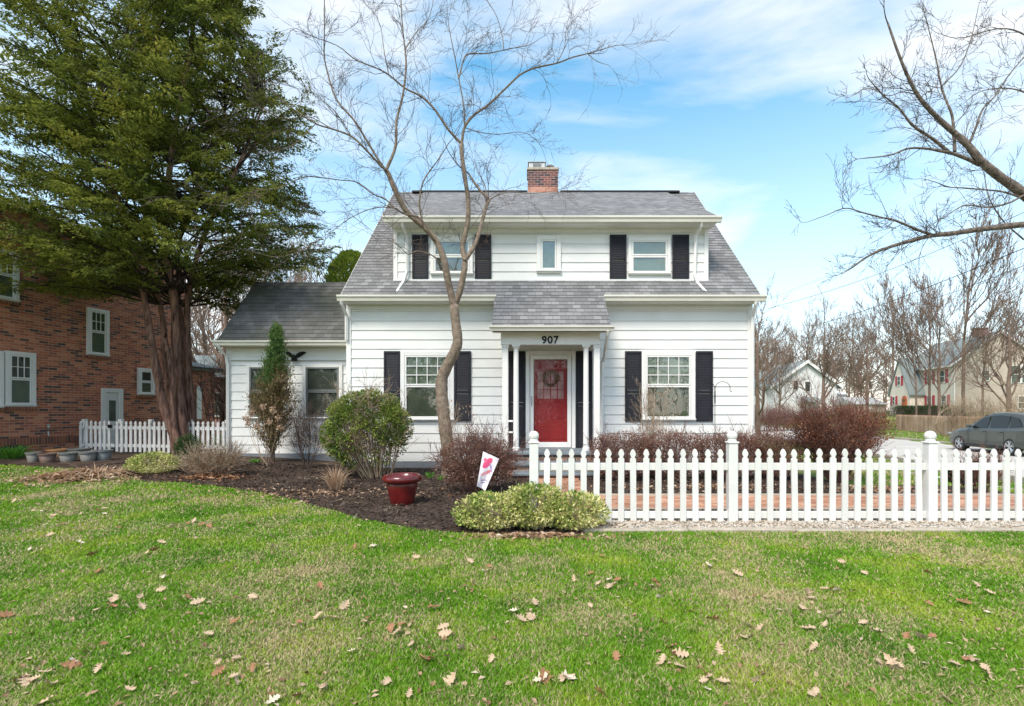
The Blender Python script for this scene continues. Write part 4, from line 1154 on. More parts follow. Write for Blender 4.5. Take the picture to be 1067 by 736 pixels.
# ------------------------------------------------------------------ bare tree in front of the house
rr = random.Random(11)
ft = thing('bare_tree', GY(468, 9.5), 'slender bare tree with forked grey brown trunk in front of the left downstairs window', 'tree')
LIMBS = [  # pixel path, distance at start and end, radius in metres at start and end
 ([(467, 500), (468, 478), (465, 455), (462, 430), (460, 408), (461, 393), (467, 380), (474, 366), (477, 355), (475, 338), (473, 318)], 9.5, 9.5, .135, .085),
 ([(473, 318), (467, 294), (463, 272), (455, 252), (441, 236), (424, 221), (413, 201), (405, 182), (402, 178)], 9.5, 9.1, .068, .042),
 ([(473, 318), (479, 305), (484, 280), (484, 268), (482, 256), (487, 234), (488, 212), (485, 188), (481, 160), (481, 150)], 9.5, 9.7, .062, .034),
 ([(484, 272), (491, 262), (497, 250), (502, 232), (507, 214), (509, 208), (498, 196), (489, 182)], 9.5, 10.0, .045, .020),
 ([(402, 178), (392, 168), (380, 155), (366, 142), (345, 134), (329, 129), (303, 112), (285, 96)], 9.1, 8.2, .024, .008),
 ([(402, 178), (411, 157), (413, 140), (413, 127), (420, 98), (423, 70), (422, 52), (419, 24), (417, -20)], 9.1, 9.6, .030, .010),
 ([(402, 178), (390, 160), (370, 127), (351, 105), (343, 82), (338, 60), (338, 30), (338, -15)], 9.1, 8.6, .022, .008),
 ([(481, 150), (484, 133), (494, 120), (508, 110), (527, 92), (542, 78), (557, 71), (580, 66), (596, 60), (612, 56)], 9.7, 10.6, .028, .012),
 ([(612, 56), (626, 52), (640, 48), (658, 46)], 10.6, 10.8, .012, .004),
 ([(612, 56), (622, 64), (634, 68)], 10.6, 10.8, .009, .004),
 ([(481, 150), (467, 135), (452, 113), (438, 100), (422, 92), (405, 78), (392, 71), (370, 62), (352, 48), (325, 38)], 9.7, 8.9, .026, .006),
 ([(484, 133), (483, 110), (478, 82), (474, 60), (468, 30), (466, 12)], 9.7, 9.3, .016, .005),
 ([(478, 82), (484, 60), (492, 56), (506, 56), (522, 53), (536, 50), (552, 47), (560, 42)], 9.5, 9.9, .015, .005),
 ([(525, 52), (523, 36), (517, 16), (506, -2)], 9.7, 9.9, .010, .005),
 ([(580, 66), (588, 50), (590, 30), (596, 8)], 10.2, 10.5, .010, .004),
 ([(441, 236), (437, 214), (440, 192), (448, 178), (457, 166), (467, 150)], 9.3, 9.0, .018, .008),
 ([(453, 250), (438, 228), (424, 224), (411, 217), (402, 208), (388, 202), (372, 190), (356, 188), (340, 186)], 9.3, 8.3, .020, .006),
 ([(411, 217), (396, 216), (380, 220), (364, 228), (350, 238), (336, 248)], 8.9, 8.2, .010, .004),
 ([(462, 283), (455, 270), (445, 264), (434, 262), (425, 265), (415, 256), (405, 250), (395, 245)], 9.5, 8.8, .015, .004),
 ([(507, 214), (506, 196), (500, 182), (494, 168)], 9.9, 10.3, .014, .004),
 ([(509, 208), (530, 200), (552, 202), (570, 200), (590, 196)], 9.9, 10.6, .010, .003),
 ([(484, 133), (500, 138), (520, 140), (545, 138), (562, 150), (570, 170)], 9.7, 10.4, .010, .003),
 ([(405, 78), (400, 52), (396, 26), (384, 4)], 9.2, 9.4, .010, .004),
 ([(366, 142), (352, 120), (340, 108), (318, 92), (300, 70)], 8.8, 8.0, .010, .003),
 ([(422, 52), (432, 36), (446, 20), (452, 0)], 9.4, 9.7, .010, .004),
 ([(340, 186), (318, 184), (290, 196), (262, 200), (238, 214), (214, 212)], 8.3, 7.4, .008, .003),
 ([(336, 248), (312, 262), (288, 268), (262, 262)], 8.2, 7.6, .007, .003),
 ([(345, 134), (322, 122), (296, 124), (268, 112), (244, 116)], 8.7, 7.8, .008, .003),
 ([(329, 129), (318, 140), (304, 152), (285, 158)], 8.5, 8.0, .008, .003),
]
tw = Wood(); br = Wood()
def traced(wd, px, Y0, Y1, r0, r1, rr, k=None):
    n = k or len(px)*3
    S = smooth_line(px, n); t = np.linspace(0, 1, n)
    Yv = Y0+(Y1-Y0)*t + .05*np.sin(t*9+Y0*3)*np.sin(t*math.pi)
    P = np.array([W(a, b, y) for (a, b), y in zip(S, Yv)])
    rad = r0+(r1-r0)*t
    return P, rad*(1+.05*np.sin(np.arange(n)*1.9))
lines = []
for i, (px, Y0, Y1, r0, r1) in enumerate(LIMBS):
    P, rad = traced(br, px, Y0, Y1, r0, r1, rr)
    lines.append((P, rad, i))
mbt = MB(); mbt.tube([tuple(p) for p in lines[0][0]], list(lines[0][1]), 14)
g0 = lines[0][0][0]
trunk = mbt.build('trunk', M['bark_front'], ft, smooth=True)
for P, rad, i in lines[1:]:
    br.line([tuple(p) for p in P], list(rad), 8 if rad[0] > .03 else 5)
    L = np.linalg.norm(np.diff(P, axis=0), axis=1).sum()
    big = i in (1, 2)
    nt = int(L*(2.0 if big else 4.8))
    for _ in range(nt):
        j = rr.randint(int(len(P)*(.35 if big else .08)), len(P)-2)
        dd = rnd_dir(rr, P[j+1]-P[j], rr.uniform(.5, 1.05)); dd[2] += .15
        grow(tw, P[j], dd, rr.uniform(.28, .75), min(.006, max(.0034, rad[j]*.45)), 2, rr, .30, .03, (2, 4), .62, (.4, .95), .72, .6, None, .0022)
    if not big: grow(tw, P[-1], P[-1]-P[-2], .5, max(rad[-1]*.9, .004), 2, rr, .2, .0, (2, 4), .6, (.4, .9), .7, .6, None, .0022)
mb = MB(); br.into(mb); mb.build('branches', M['bark_front'], ft, smooth=True)
mb = MB(); tw.into(mb); mb.build('twigs', M['twig'], ft)

# ------------------------------------------------------------------ tree whose limbs reach in from the right edge
rt = thing('bare_tree', (10.3, 9.0, float(T(10.3, 9.0))), 'large bare tree reaching in from the right edge with rough dark limbs', 'tree')
RL = [
 ([(1150, 300), (1110, 245), (1067, 203), (1041, 184), (1021, 167), (1009, 152), (996, 140), (976, 122), (956, 99), (940, 66), (925, 24)], 9.0, 8.4, .095, .014),
 ([(1021, 172), (1006, 165), (992, 160), (982, 158), (965, 155), (946, 155), (927, 162), (901, 165)], 8.8, 8.2, .035, .008),
 ([(990, 160), (976, 148), (963, 139), (950, 130), (937, 113), (920, 99), (905, 82)], 8.7, 8.0, .030, .007),
 ([(995, 158), (994, 140), (992, 120), (986, 105), (981, 90), (975, 60), (965, 20)], 8.7, 9.2, .028, .008),
 ([(1009, 152), (1017, 133), (1024, 114), (1038, 99), (1050, 80), (1067, 60)], 8.8, 9.4, .022, .009),
 ([(1160, 226), (1110, 232), (1067, 234), (1021, 239), (995, 243), (969, 246), (945, 252), (920, 260), (903, 268), (888, 279), (878, 285)], 9.0, 8.0, .065, .006),
 ([(972, 245), (957, 240), (943, 234), (930, 229), (920, 227), (900, 222), (881, 217), (862, 224), (840, 232)], 8.5, 7.8, .024, .004),
 ([(1069, 202), (1050, 212), (1028, 216), (1005, 214), (985, 226), (975, 232)], 8.8, 8.3, .020, .004),
 ([(1064, 206), (1045, 200), (1028, 198), (1005, 196), (989, 195), (975, 190), (960, 186)], 8.8, 8.4, .018, .004),
 ([(1067, 250), (1045, 230), (1030, 205), (1025, 180), (1015, 160)], 8.9, 9.3, .014, .004),
 ([(1090, 110), (1067, 96), (1045, 92), (1020, 96), (1002, 110)], 9.4, 9.2, .018, .004),
 ([(1100, 60), (1067, 36), (1040, 30), (1000, 40), (975, 34)], 9.6, 9.2, .018, .004),
 ([(956, 99), (940, 96), (925, 100), (905, 92), (888, 100)], 8.5, 8.0, .010, .004),
 ([(981, 90), (1000, 70), (1012, 40), (1020, 5)], 9.0, 9.3, .012, .005),
]
tw = Wood(); br = Wood()
mb = MB(); tx0, ty0 = 10.3, 9.0
mb.tube([(tx0, ty0, float(T(tx0, ty0))-.1), (tx0-.05, ty0, 1.2), (tx0+.05, ty0, 3.2), (tx0-.1, ty0, 5.0), (tx0, ty0+.2, 8)], [.34, .27, .24, .2, .12], 14)
mb.tube([(tx0-.05, 9, 3.3), W(1150, 300, 9.0)], [.17, .13], 10); mb.tube([(tx0, 9, 4.3), W(1160, 226, 9.0)], [.1, .07], 10)
mb.build('trunk', M['bark_dark'], rt, smooth=True)
for i, (px, Y0, Y1, r0, r1) in enumerate(RL):
    P, rad = traced(br, px, Y0, Y1, r0, r1, rr)
    br.line([tuple(p) for p in P], list(rad), 9 if rad[0] > .03 else 5)
    L = np.linalg.norm(np.diff(P, axis=0), axis=1).sum()
    for _ in range(int(L*4.6)):
        j = rr.randint(int(len(P)*(.3 if r0 > .05 else .12)), len(P)-2)
        dd = rnd_dir(rr, P[j+1]-P[j], rr.uniform(.5, 1.1))
        grow(tw, P[j], dd, rr.uniform(.22, .55), min(.007, max(.004, rad[j]*.4)), 2, rr, .24, .04, (2, 4), .6, (.4, 1.0), .72, .7, None, .0026)
    grow(tw, P[-1], P[-1]-P[-2], .35, max(rad[-1]*.9, .004), 2, rr, .24, .0, (2, 4), .6, (.4, .9), .7, .6, None, .0026)
mb = MB(); br.into(mb); mb.build('branches', M['limb'], rt, smooth=True)
mb = MB(); tw.into(mb); mb.build('twigs', M['bark_dark'], rt)

# ------------------------------------------------------------------ big evergreen on the left
rr = random.Random(5)
ev = thing('evergreen_tree', (-8.8, 12.4, .2), 'tall dark evergreen with a cluster of reddish trunks beside the brick house', 'tree')
stems = [
 ([(186, 476), (180, 450), (170, 420), (163, 385), (156, 345), (151, 315), (142, 270), (120, 200), (95, 120)], 12.3, 11.6, .14, .04),
 ([(189, 476), (184, 450), (178, 415), (172, 375), (170, 335), (160, 290), (150, 220), (140, 120), (150, 20)], 12.5, 12.6, .12, .03),
 ([(193, 476), (190, 440), (186, 400), (183, 350), (181, 310), (172, 250), (180, 150), (200, 40), (205, -30)], 12.4, 12.2, .15, .04),
 ([(200, 474), (200, 440), (197, 400), (195, 350), (197, 300), (215, 240), (245, 180), (275, 110)], 12.6, 13.0, .14, .03),
 ([(196, 474), (196, 440), (192, 400), (190, 350), (186, 300), (190, 240), (225, 170), (240, 60)], 12.8, 13.6, .11, .03),
 ([(188, 474), (181, 440), (180, 400), (176, 370), (172, 352)], 12.2, 12.1, .09, .05),
]
mb = MB(); ST = []
for px, Y0, Y1, r0, r1 in stems:
    P, rad = traced(None, px, Y0, Y1, r0, r1, rr, 30)
    q = MB(); q.tube([tuple(p) for p in P], list(rad*(.86+.06*np.sin(np.arange(30)*1.3+r0*90))), 12); q.build('trunk', M['bark_red'], ev, smooth=True)
    ST.append(P)
tw = Wood(); C = []; Dd = []; Nn = []
def crown_r(z):
    return float(np.interp(z, [3.4, 4.2, 5.5, 7.5, 9, 10.5, 12, 13.2, 14], [2.2, 3.6, 4.2, 4.1, 3.7, 3.2, 2.3, 1.2, .3]))
npr = np.random.default_rng(3)
for i in range(500):
    zt = rr.uniform(3.9, 13.2)
    if zt > 9.5 and rr.random() < .48: continue
    az = rr.uniform(0, 2*math.pi)
    if mnoise.noise(Vector((math.cos(az)*1.6+4, math.sin(az)*1.6, zt*.8))) < -.27: continue
    S = ST[rr.randint(0, 4)]
    z0 = zt-rr.uniform(.2, 1.8); j = int(np.argmin(abs(S[:, 2]-max(z0, 4.1)))); p0 = S[j]
    z0 = p0[2]
    Rr_ = crown_r(zt)*rr.uniform(.66, 1.06)*(.84 if math.cos(az) > 0 else 1.08)*(1+.18*mnoise.noise(Vector((math.cos(az)*1.3, math.sin(az)*1.3, zt*.55))))
    e = np.array([-8.7+math.cos(az)*Rr_*1.02, 12.5+math.sin(az)*Rr_*.9, zt])
    if zt < 4.6 and e[0] > -7.4: e[2] += .8
    mid = (p0+e)/2+np.array([0, 0, rr.uniform(.1, .5)])
    line = smooth_line([p0, mid, e], 12)
    tw.line([tuple(q) for q in line[:12]], list(np.linspace(.026, .005, 12)), 5)
    L = np.linalg.norm(e-p0); nsp = max(4, int(L*4.6))
    for k in range(nsp):
        t = .34+.66*(k+rr.random())/nsp
        f = t*11; a = min(int(f), 10); c0 = line[a]+(line[a+1]-line[a])*(f-a)
        bd = line[a+1]-line[a]; bd /= np.linalg.norm(bd)
        side = np.cross(bd, [0, 0, 1]); side /= max(np.linalg.norm(side), 1e-6)
        sgn = rr.choice((-1, 1))
        sd = bd*rr.uniform(.4, 1.0)+side*sgn*rr.uniform(.5, 1.0)+np.array([0, 0, rr.uniform(-.45, .55)]); sd /= np.linalg.norm(sd)
        SL = rr.uniform(.3, .68)*(1.15-.35*t)
        # a flat frond: little twigs left and right of its axis, leaves along each
        nl = int(70*SL/.5)
        s_ = npr.uniform(0, 1, nl); ls = npr.choice([-1, 1], nl)
        wid = SL*.5*np.sin(np.clip(s_, .05, 1)*math.pi*.82+.2)
        lat = np.cross(sd, [rr.gauss(0, .45), rr.gauss(0, .45), 1.0]); lat /= max(np.linalg.norm(lat), 1e-6)
        off = npr.uniform(0, 1, nl)*wid
        droop = -.22*(s_*SL)**1.4 - .10*off
        pts = c0+sd*(s_*SL)[:, None]+lat*(ls*off)[:, None]+np.array([0, 0, 1])*(droop+npr.normal(0, .022, nl))[:, None]
        ld = sd*.7+lat*(ls*.8)[:, None]+npr.normal(0, .25, (nl, 3)); ld[:, 2] -= .15
        C.append(pts); Dd.append(ld); Nn.append(npr.normal(0, .35, (nl, 3))+[0, 0, 1])
C = np.concatenate(C); Dd = np.concatenate(Dd); Nn = np.concatenate(Nn)
mb = MB(); mb.leaves(C, Dd, Nn, npr.uniform(.055, .12, len(C)), npr.uniform(.022, .040, len(C)))
M['ev_leaf'] = leafmat('evergreen_needles', [(0, (.05, .075, .018)), (.3, (.105, .14, .026)), (.6, (.215, .245, .042)), (.85, (.33, .34, .06)), (1, (.44, .39, .10))], .6, 1.3, .42)
mb.build('foliage', M['ev_leaf'], ev)
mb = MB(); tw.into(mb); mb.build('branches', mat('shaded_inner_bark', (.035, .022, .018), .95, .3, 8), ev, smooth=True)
print('evergreen leaves', len(C))

# ------------------------------------------------------------------ shrubs
def shrub(name, label, base, rad, h, stems, nleaf, wood, leafm, lsize=(.03, .05), asp=.5, zlo=.15, stem_lvl=2, srad=.010, cat='shrub', shell=.55, seed=1, cz=.55, twl=.35, lean=(0, 0), boxy=1.0, group=None, dens_gap=.25, twig_up=.1, spread_base=.25, ldir=None, cut=None):
    g = random.Random(seed); n = np.random.default_rng(seed)
    base = np.array(base, float)
    root = thing(name, tuple(base), label, cat, group)
    wd = Wood(); cen = base+np.array([lean[0], lean[1], h*cz]); rx, ry = rad; rz = h*(1-cz)
    for i in range(stems):
        a = g.uniform(0, 6.28); q = g.uniform(0, 1)**.5
        e = cen+np.array([math.cos(a)*rx*q*.85, math.sin(a)*ry*q*.85, rz*g.uniform(-.2, .8)])
        s0 = base+np.array([math.cos(a)*rx*spread_base*q, math.sin(a)*ry*spread_base*q, -.02])
        m = (s0+e)/2+np.array([g.gauss(0, .06*rx), g.gauss(0, .06*ry), -.08*h])
        ln = smooth_line([s0, m, e], 7)
        wd.line([tuple(p) for p in ln], list(np.linspace(srad, srad*.45, 7)), 5)
        for k in range(5):
            j = g.randint(2, 5)
            dd = rnd_dir(g, ln[j+1]-ln[j], g.uniform(.3, .8)); dd[2] += twig_up
            grow(wd, ln[j], dd, twl*g.uniform(.6, 1.2), srad*.42, stem_lvl-1, g, .2, .05, (2, 4), .65, (.3, .8), .7, .6, None, .0022)
    mb = MB(); wd.into(mb); mb.build('stems', M[wood], root)
    if nleaf:
        k = int(nleaf*1.6)
        v = n.normal(0, 1, (k, 3)); v /= np.linalg.norm(v, axis=1, keepdims=True)
        if boxy != 1.0: v = np.sign(v)*np.abs(v)**boxy; 
        r_ = (shell+(1-shell)*n.uniform(0, 1, k)**.6)
        wob = np.array([1+.13*mnoise.noise(Vector(q*2.2)+Vector((seed, 0, 0)))+.07*mnoise.noise(Vector(q*6)+Vector((seed, 3, 0))) for q in v])
        P = cen+v*np.array([rx, ry, rz])*(r_*wob)[:, None]
        low = v[:, 2] < 0
        P[low, 2] = cen[2]+v[low, 2]*(h*cz*(1-zlo))*r_[low]
        gap = np.array([mnoise.noise(Vector(p*(3.2/max(rx, .3)))) for p in P])
        keep = gap > -.5+dens_gap*.9
        if cut is not None: keep &= ~(cut(P-cen) & (n.uniform(0, 1, k) < .88))
        P = P[keep][:nleaf]; v = v[keep][:nleaf]; k = len(P)
        D = v+n.normal(0, .6, (k, 3))+([0, 0, .3] if ldir is None else ldir)
        mb = MB(); ls = n.uniform(lsize[0], lsize[1], k)
        mb.leaves(P, D, n.normal(0, .7, (k, 3))+v*.3+[0, 0, .6], ls, ls*asp)
        mb.build('foliage', M[leafm], root)
    return root
M['rhodo'] = leafmat('glossy_green_leaves', [(0, (.04, .08, .015)), (.35, (.10, .17, .03)), (.65, (.24, .31, .05)), (1, (.46, .46, .12))], .4, 2.0, .15)
M['barberry'] = leafmat('maroon_leaves', [(0, (.07, .028, .02)), (.3, (.17, .075, .05)), (.6, (.26, .14, .10)), (.8, (.42, .32, .28)), (1, (.60, .52, .48))], .6, 2.5, .2)
M['burning'] = leafmat('rusty_leaves', [(0, (.08, .03, .018)), (.4, (.20, .075, .04)), (.8, (.31, .13, .07)), (1, (.50, .31, .21))], .6, 2.5, .2)
M['varieg'] = leafmat('yellow_green_variegated_leaves', [(0, (.06, .12, .02)), (.2, (.14, .24, .04)), (.4, (.36, .42, .10)), (.62, (.66, .62, .24)), (1, (.84, .80, .48))], .5, 3.0, .2)
M['darkgreen'] = leafmat('dark_green_leaves', [(0, (.02, .05, .012)), (.6, (.05, .11, .02)), (1, (.10, .19, .04))], .5, 3, .15)
M['rustleaf'] = leafmat('rust_leaves', [(0, (.16, .07, .035)), (.5, (.34, .17, .09)), (1, (.52, .34, .22))], .7, 3, .2)
M['dryleaf'] = leafmat('dry_leaves', [(0, (.17, .09, .05)), (.4, (.36, .21, .12)), (.75, (.52, .38, .26)), (1, (.68, .56, .44))], .75, 4, .2)
M['straw'] = leafmat('straw', [(0, (.28, .16, .10)), (.5, (.48, .33, .22)), (1, (.66, .52, .38))], .8, 3, .2)

shrub('rounded_shrub', 'large rounded green broadleaf shrub with exposed grey stems left of the red pot', (-2.95, 9.7, .02), (.84, .75), 1.70, 38, 17000, 'tan_twig', 'rhodo', (.04, .075), .42, .10, 3, .014, seed=3, cz=.52, twl=.45, lean=(-.18, 0), shell=.6, dens_gap=.36, spread_base=.35, boxy=.95, cut=lambda q: (q[:, 2] < .05-.55*np.abs(q[:, 0]+.1)+.25*q[:, 0]+.12*np.sin(q[:, 0]*9)) & (q[:, 0] > -.30))
shrub('barberry_shrub', 'low maroon leafed barberry shrub between the bare tree and the porch steps', (-.82, 8.0, 0), (.68, .55), 0.94, 46, 11000, 'maroon_twig', 'barberry', (.018, .034), .6, .15, 3, .007, seed=4, cz=.5, twl=.3, shell=.45, dens_gap=.35)
for i, (x, w) in enumerate(((1.75, .62), (2.75, .68), (3.75, .66), (4.65, .55))):
    shrub('barberry_shrub', ['clipped maroon barberry at the porch end of the hedge right of the red door',
        'clipped maroon barberry under the right downstairs window, second from the porch', 'clipped maroon barberry at the foot of the shepherd hook',
        'clipped maroon barberry at the right corner of the white house'][i], (x, 9.35+.05*i, 0), (w, .48), .93+.02*math.sin(i*2), 30, 9500, 'maroon_twig', 'barberry', (.018, .036), .6, .12, 3, .006, seed=20+i, cz=.5, twl=.28, shell=.5, dens_gap=.25, boxy=.8, group='barberry hedge under the right window')
shrub('burning_bush', 'vase shaped rust brown bush with bare lower stems behind the fence on the right', (5.6, 9.0, 0), (.88, .80), 1.42, 70, 11000, 'maroon_twig', 'burning', (.022, .045), .5, .55, 3, .012, seed=9, cz=.70, twl=.42, shell=.25, dens_gap=.30, spread_base=.12)
for i, (x, y, r1, r2, h, nl) in enumerate(((-.42, 5.50, .42, .34, .42, 3400), (.08, 5.55, .42, .34, .52, 4000), (.50, 5.5, .40, .32, .43, 3200))):
    shrub('variegated_shrub', ['yellow variegated shrub at the left end of the clump before the fence', 'tallest yellow variegated shrub at the foot of the first fence post',
        'yellow variegated shrub at the right end of the clump beside the concrete edging'][i], (x, y, 0), (r1, r2), h, 14, nl, 'tan_twig', 'varieg', (.026, .052), .55, .05, 2, .004, seed=30+i, cz=.42, twl=.12, shell=.5, dens_gap=.12, group='variegated shrubs in front of the picket fence')
shrub('variegated_shrub', 'small mound of yellow variegated leaves at the foot of the evergreen trunks', GY(160, 9.3), (.50, .36), .42, 14, 4200, 'tan_twig', 'varieg', (.022, .042), .55, .05, 2, .004, seed=40, cz=.42, twl=.12, shell=.5, dens_gap=.12)
shrub('yew_shrub', 'small dark green shrub right of the evergreen trunks', GY(197, 11.0), (.30, .28), .60, 10, 2600, 'tan_twig', 'darkgreen', (.03, .055), .35, .05, 2, .005, seed=41, cz=.5, twl=.15, shell=.4)
shrub('dry_shrub', 'low tangle of tan twigs with rust leaves in front of the side wing corner', GY(222, 9.2), (.55, .4), .52, 34, 420, 'tan_twig', 'rustleaf', (.025, .05), .5, .0, 3, .005, seed=42, cz=.4, twl=.25, shell=.1)
shrub('bare_shrub', 'thin bare shrub between the juniper and the right wing window', GY(320, 10.6), (.55, .3), 1.35, 14, 40, 'twig', 'rustleaf', (.02, .03), .5, .3, 3, .009, seed=43, cz=.6, twl=.4, shell=.3, spread_base=.1)
shrub('bare_shrub', 'pale bare twiggy shrub in front of the right window left shutter', (2.42, 9.75, 0), (.42, .25), 1.9, 11, 50, 'tan_twig', 'straw', (.02, .03), .5, .3, 3, .011, seed=44, cz=.75, twl=.32, shell=.3, spread_base=.3)
shrub('bare_shrub', 'sparse bare stems with dried seed heads beside the front tree trunk', (-1.25, 9.3, 0), (.40, .2), 1.55, 7, 60, 'tan_twig', 'straw', (.03, .05), .7, .4, 2, .006, seed=45, cz=.75, twl=.35, shell=.5, spread_base=.2)
shrub('bare_shrub', 'reddish leafless saplings behind the garden fence at the brick house', (-10.0, 16.5, .2), (1.2, .8), 3.4, 26, 0, 'maroon_twig', None, seed=46, cz=.65, twl=.9, srad=.02, stem_lvl=3, spread_base=.4)
shrub('bare_shrub', 'reddish leafless thicket behind the fence next to the side wing', (-8.6, 15.6, .2), (.8, .6), 3.0, 26, 0, 'tan_twig', None, seed=47, cz=.65, twl=.8, srad=.02, stem_lvl=3, spread_base=.4)
shrub('bare_shrub', 'low bare brown shrub in the fence bed right of the burning bush', (7.3, 8.1, 0), (.5, .35), .62, 30, 500, 'maroon_twig', 'rustleaf', (.02, .04), .5, 0, 3, .005, seed=48, cz=.5, twl=.2, shell=.2)
# juniper column
g = np.random.default_rng(8); jb = np.array(GY(284, 11.2)); jr = thing('juniper', tuple(jb), 'narrow upright juniper with green tip and browned lower half in front of the side wing', 'shrub')
C = []; D = []
mb = MB(); mbb = MB()
wd = Wood(); wd.line([(jb[0], jb[1], jb[2]), (jb[0], jb[1], 1.5), (jb[0]+.05, jb[1], 2.6), (jb[0]+.10, jb[1], 3.3)], [.05, .035, .02, .006], 6)
for i in range(330):
    t = g.uniform(0, 1)**.9; z = .25+t*2.75
    R_ = float(np.interp(t, [0, .25, .5, .75, .9, 1], [.38, .46, .36, .19, .09, .02]))*g.uniform(.55, 1.1)
    a = g.uniform(0, 6.28); p0 = np.array([jb[0]+.1*t-.0, jb[1], jb[2]+z-.15]); e = p0+[math.cos(a)*R_, math.sin(a)*R_, .22+.28*(1-t)]
    wd.line([tuple(p0), tuple((p0+e)/2-[0, 0, .05]), tuple(e)], [.007, .005, .002], 3)
    k = 64; s_ = g.uniform(.15, 1.15, k)[:, None]
    P = p0+(e-p0)*s_+g.normal(0, .045, (k, 3)); Dk = (e-p0)*.6+[0, 0, .25]+g.normal(0, .18, (k, 3))
    C.append(P); D.append(Dk)
C = np.concatenate(C); D = np.concatenate(D)
br_ = (C[:, 2] < 2.05+.25*np.sin(C[:, 0]*9)+g.normal(0, .22, len(C)))
M['jun_g'] = leafmat('juniper_green', [(0, (.04, .09, .02)), (.5, (.08, .16, .035)), (1, (.16, .24, .07))], .7, 3, .2)
M['jun_b'] = leafmat('juniper_browned', [(0, (.10, .07, .03)), (.35, (.16, .13, .05)), (.7, (.28, .19, .10)), (1, (.42, .30, .20))], .8, 3, .2)
for sel, m_, nm in ((~br_, 'jun_g', 'green_foliage'), (br_, 'jun_b', 'browned_foliage')):
    q = MB(); k = sel.sum(); q.leaves(C[sel], D[sel], g.normal(0, 1, (k, 3)), g.uniform(.04, .09, k), g.uniform(.012, .022, k)); q.build(nm, M[m_], jr)
q = MB(); wd.into(q); q.build('stems', M['twig'], jr)
# dried hydrangea
hb = GY(276, 10.6); hy = thing('hydrangea', hb, 'dried hydrangea with pale tan flower heads in front of the juniper', 'shrub')
wd = Wood(); C = []; g = np.random.default_rng(12); rr = random.Random(12)
for (px, py) in ((256, 436), (262, 430), (274, 424), (284, 428), (290, 436), (268, 444), (280, 440), (259, 442), (292, 446)):
    e = np.array(W(px, py, 10.6+rr.uniform(-.25, .25))); s0 = np.array(hb)+[rr.uniform(-.12, .12), rr.uniform(-.1, .1), 0]
    ln = smooth_line([s0, (s0+e)/2+[rr.uniform(-.05, .05), 0, -.1], e], 6); wd.line([tuple(p) for p in ln], list(np.linspace(.007, .003, 6)), 4)
    k = 60; v = g.normal(0, 1, (k, 3)); v /= np.linalg.norm(v, axis=1, keepdims=True); C.append(e+v*g.uniform(.03, .085, (k, 1)))
for Ck in C:
    k = len(Ck); q = MB(); q.leaves(Ck, g.normal(0, 1, (k, 3)), g.normal(0, 1, (k, 3)), .035, .032); q.build('flower_head', M['straw'], hy)
q = MB(); wd.into(q); q.build('stems', M['tan_twig'], hy)
# grasses and sprouts
def tuft(name, label, base, n, h, spread, w, m_, seed, cat='plant', droop=.3, curl=0):
    g = np.random.default_rng(seed); an = g.uniform(0, 6.28, n); l = g.uniform(.1, 1, n)*spread; hh = g.uniform(.5, 1, n)*h
    b = np.array(base); 
    root = None
    V = []; 
    c, s_ = np.cos(an), np.sin(an); b0 = np.stack([b[0]+c*l*.25, b[1]+s_*l*.25, np.full(n, b[2]-.01)], 1)
    mid = b0+np.stack([c*l*.4, s_*l*.4, hh*.65], 1); tip = b0+np.stack([c*l, s_*l, hh*(1-droop*g.uniform(0, 1, n))], 1)
    sd = np.stack([-s_, c, 0*c], 1)*w; fx = g.uniform(0, 6.28, n); sd = np.stack([np.cos(fx), np.sin(fx), 0*fx], 1)*w
    V = np.stack([b0-sd*.6, b0+sd*.6, mid+sd, tip, mid-sd], 1).reshape(-1, 3)
    b5 = 5*np.arange(n)[:, None]; q = MB(); q.add(V, b5+np.array([[0, 1, 2, 4]])); q.add(np.zeros((0, 3)), (b5+np.array([[4, 2, 3]])-5*n)); o = q.build(name, M[m_], offset=tuple(base)); tag(o, label, cat); return o
tuft('dry_grass_clump', 'tan dry ornamental grass clump left of the red pot', GY(350, 8.1), 190, .50, .30, .005, 'straw', 2)
M['sprout'] = leafmat('fresh_green_leaves', [(0, (.06, .20, .02)), (1, (.16, .38, .05))], .5, 3, .3)
tuft('daffodil_leaves', 'fresh green bulb leaves just left of the front tree base', GY(448, 9.5), 26, .20, .12, .010, 'sprout', 3)
tuft('daffodil_leaves', 'small fresh green sprout right against the front tree base', GY(460, 9.3), 18, .15, .10, .010, 'sprout', 4)
tuft('day_lily_leaves', 'low green leaves at the foot of the side wing', GY(265, 10.9), 40, .13, .25, .010, 'sprout', 5)
tuft('iris_leaves', 'green strappy leaves under the brick house basement window', GY(12, 11.4), 120, .42, .55, .014, 'sprout', 6)
tuft('dry_stalks', 'dead pale plant stalks lying on a leaf pile at the left lawn edge', GY(100, 8.9), 110, .34, .75, .007, 'straw', 7, droop=1.4)
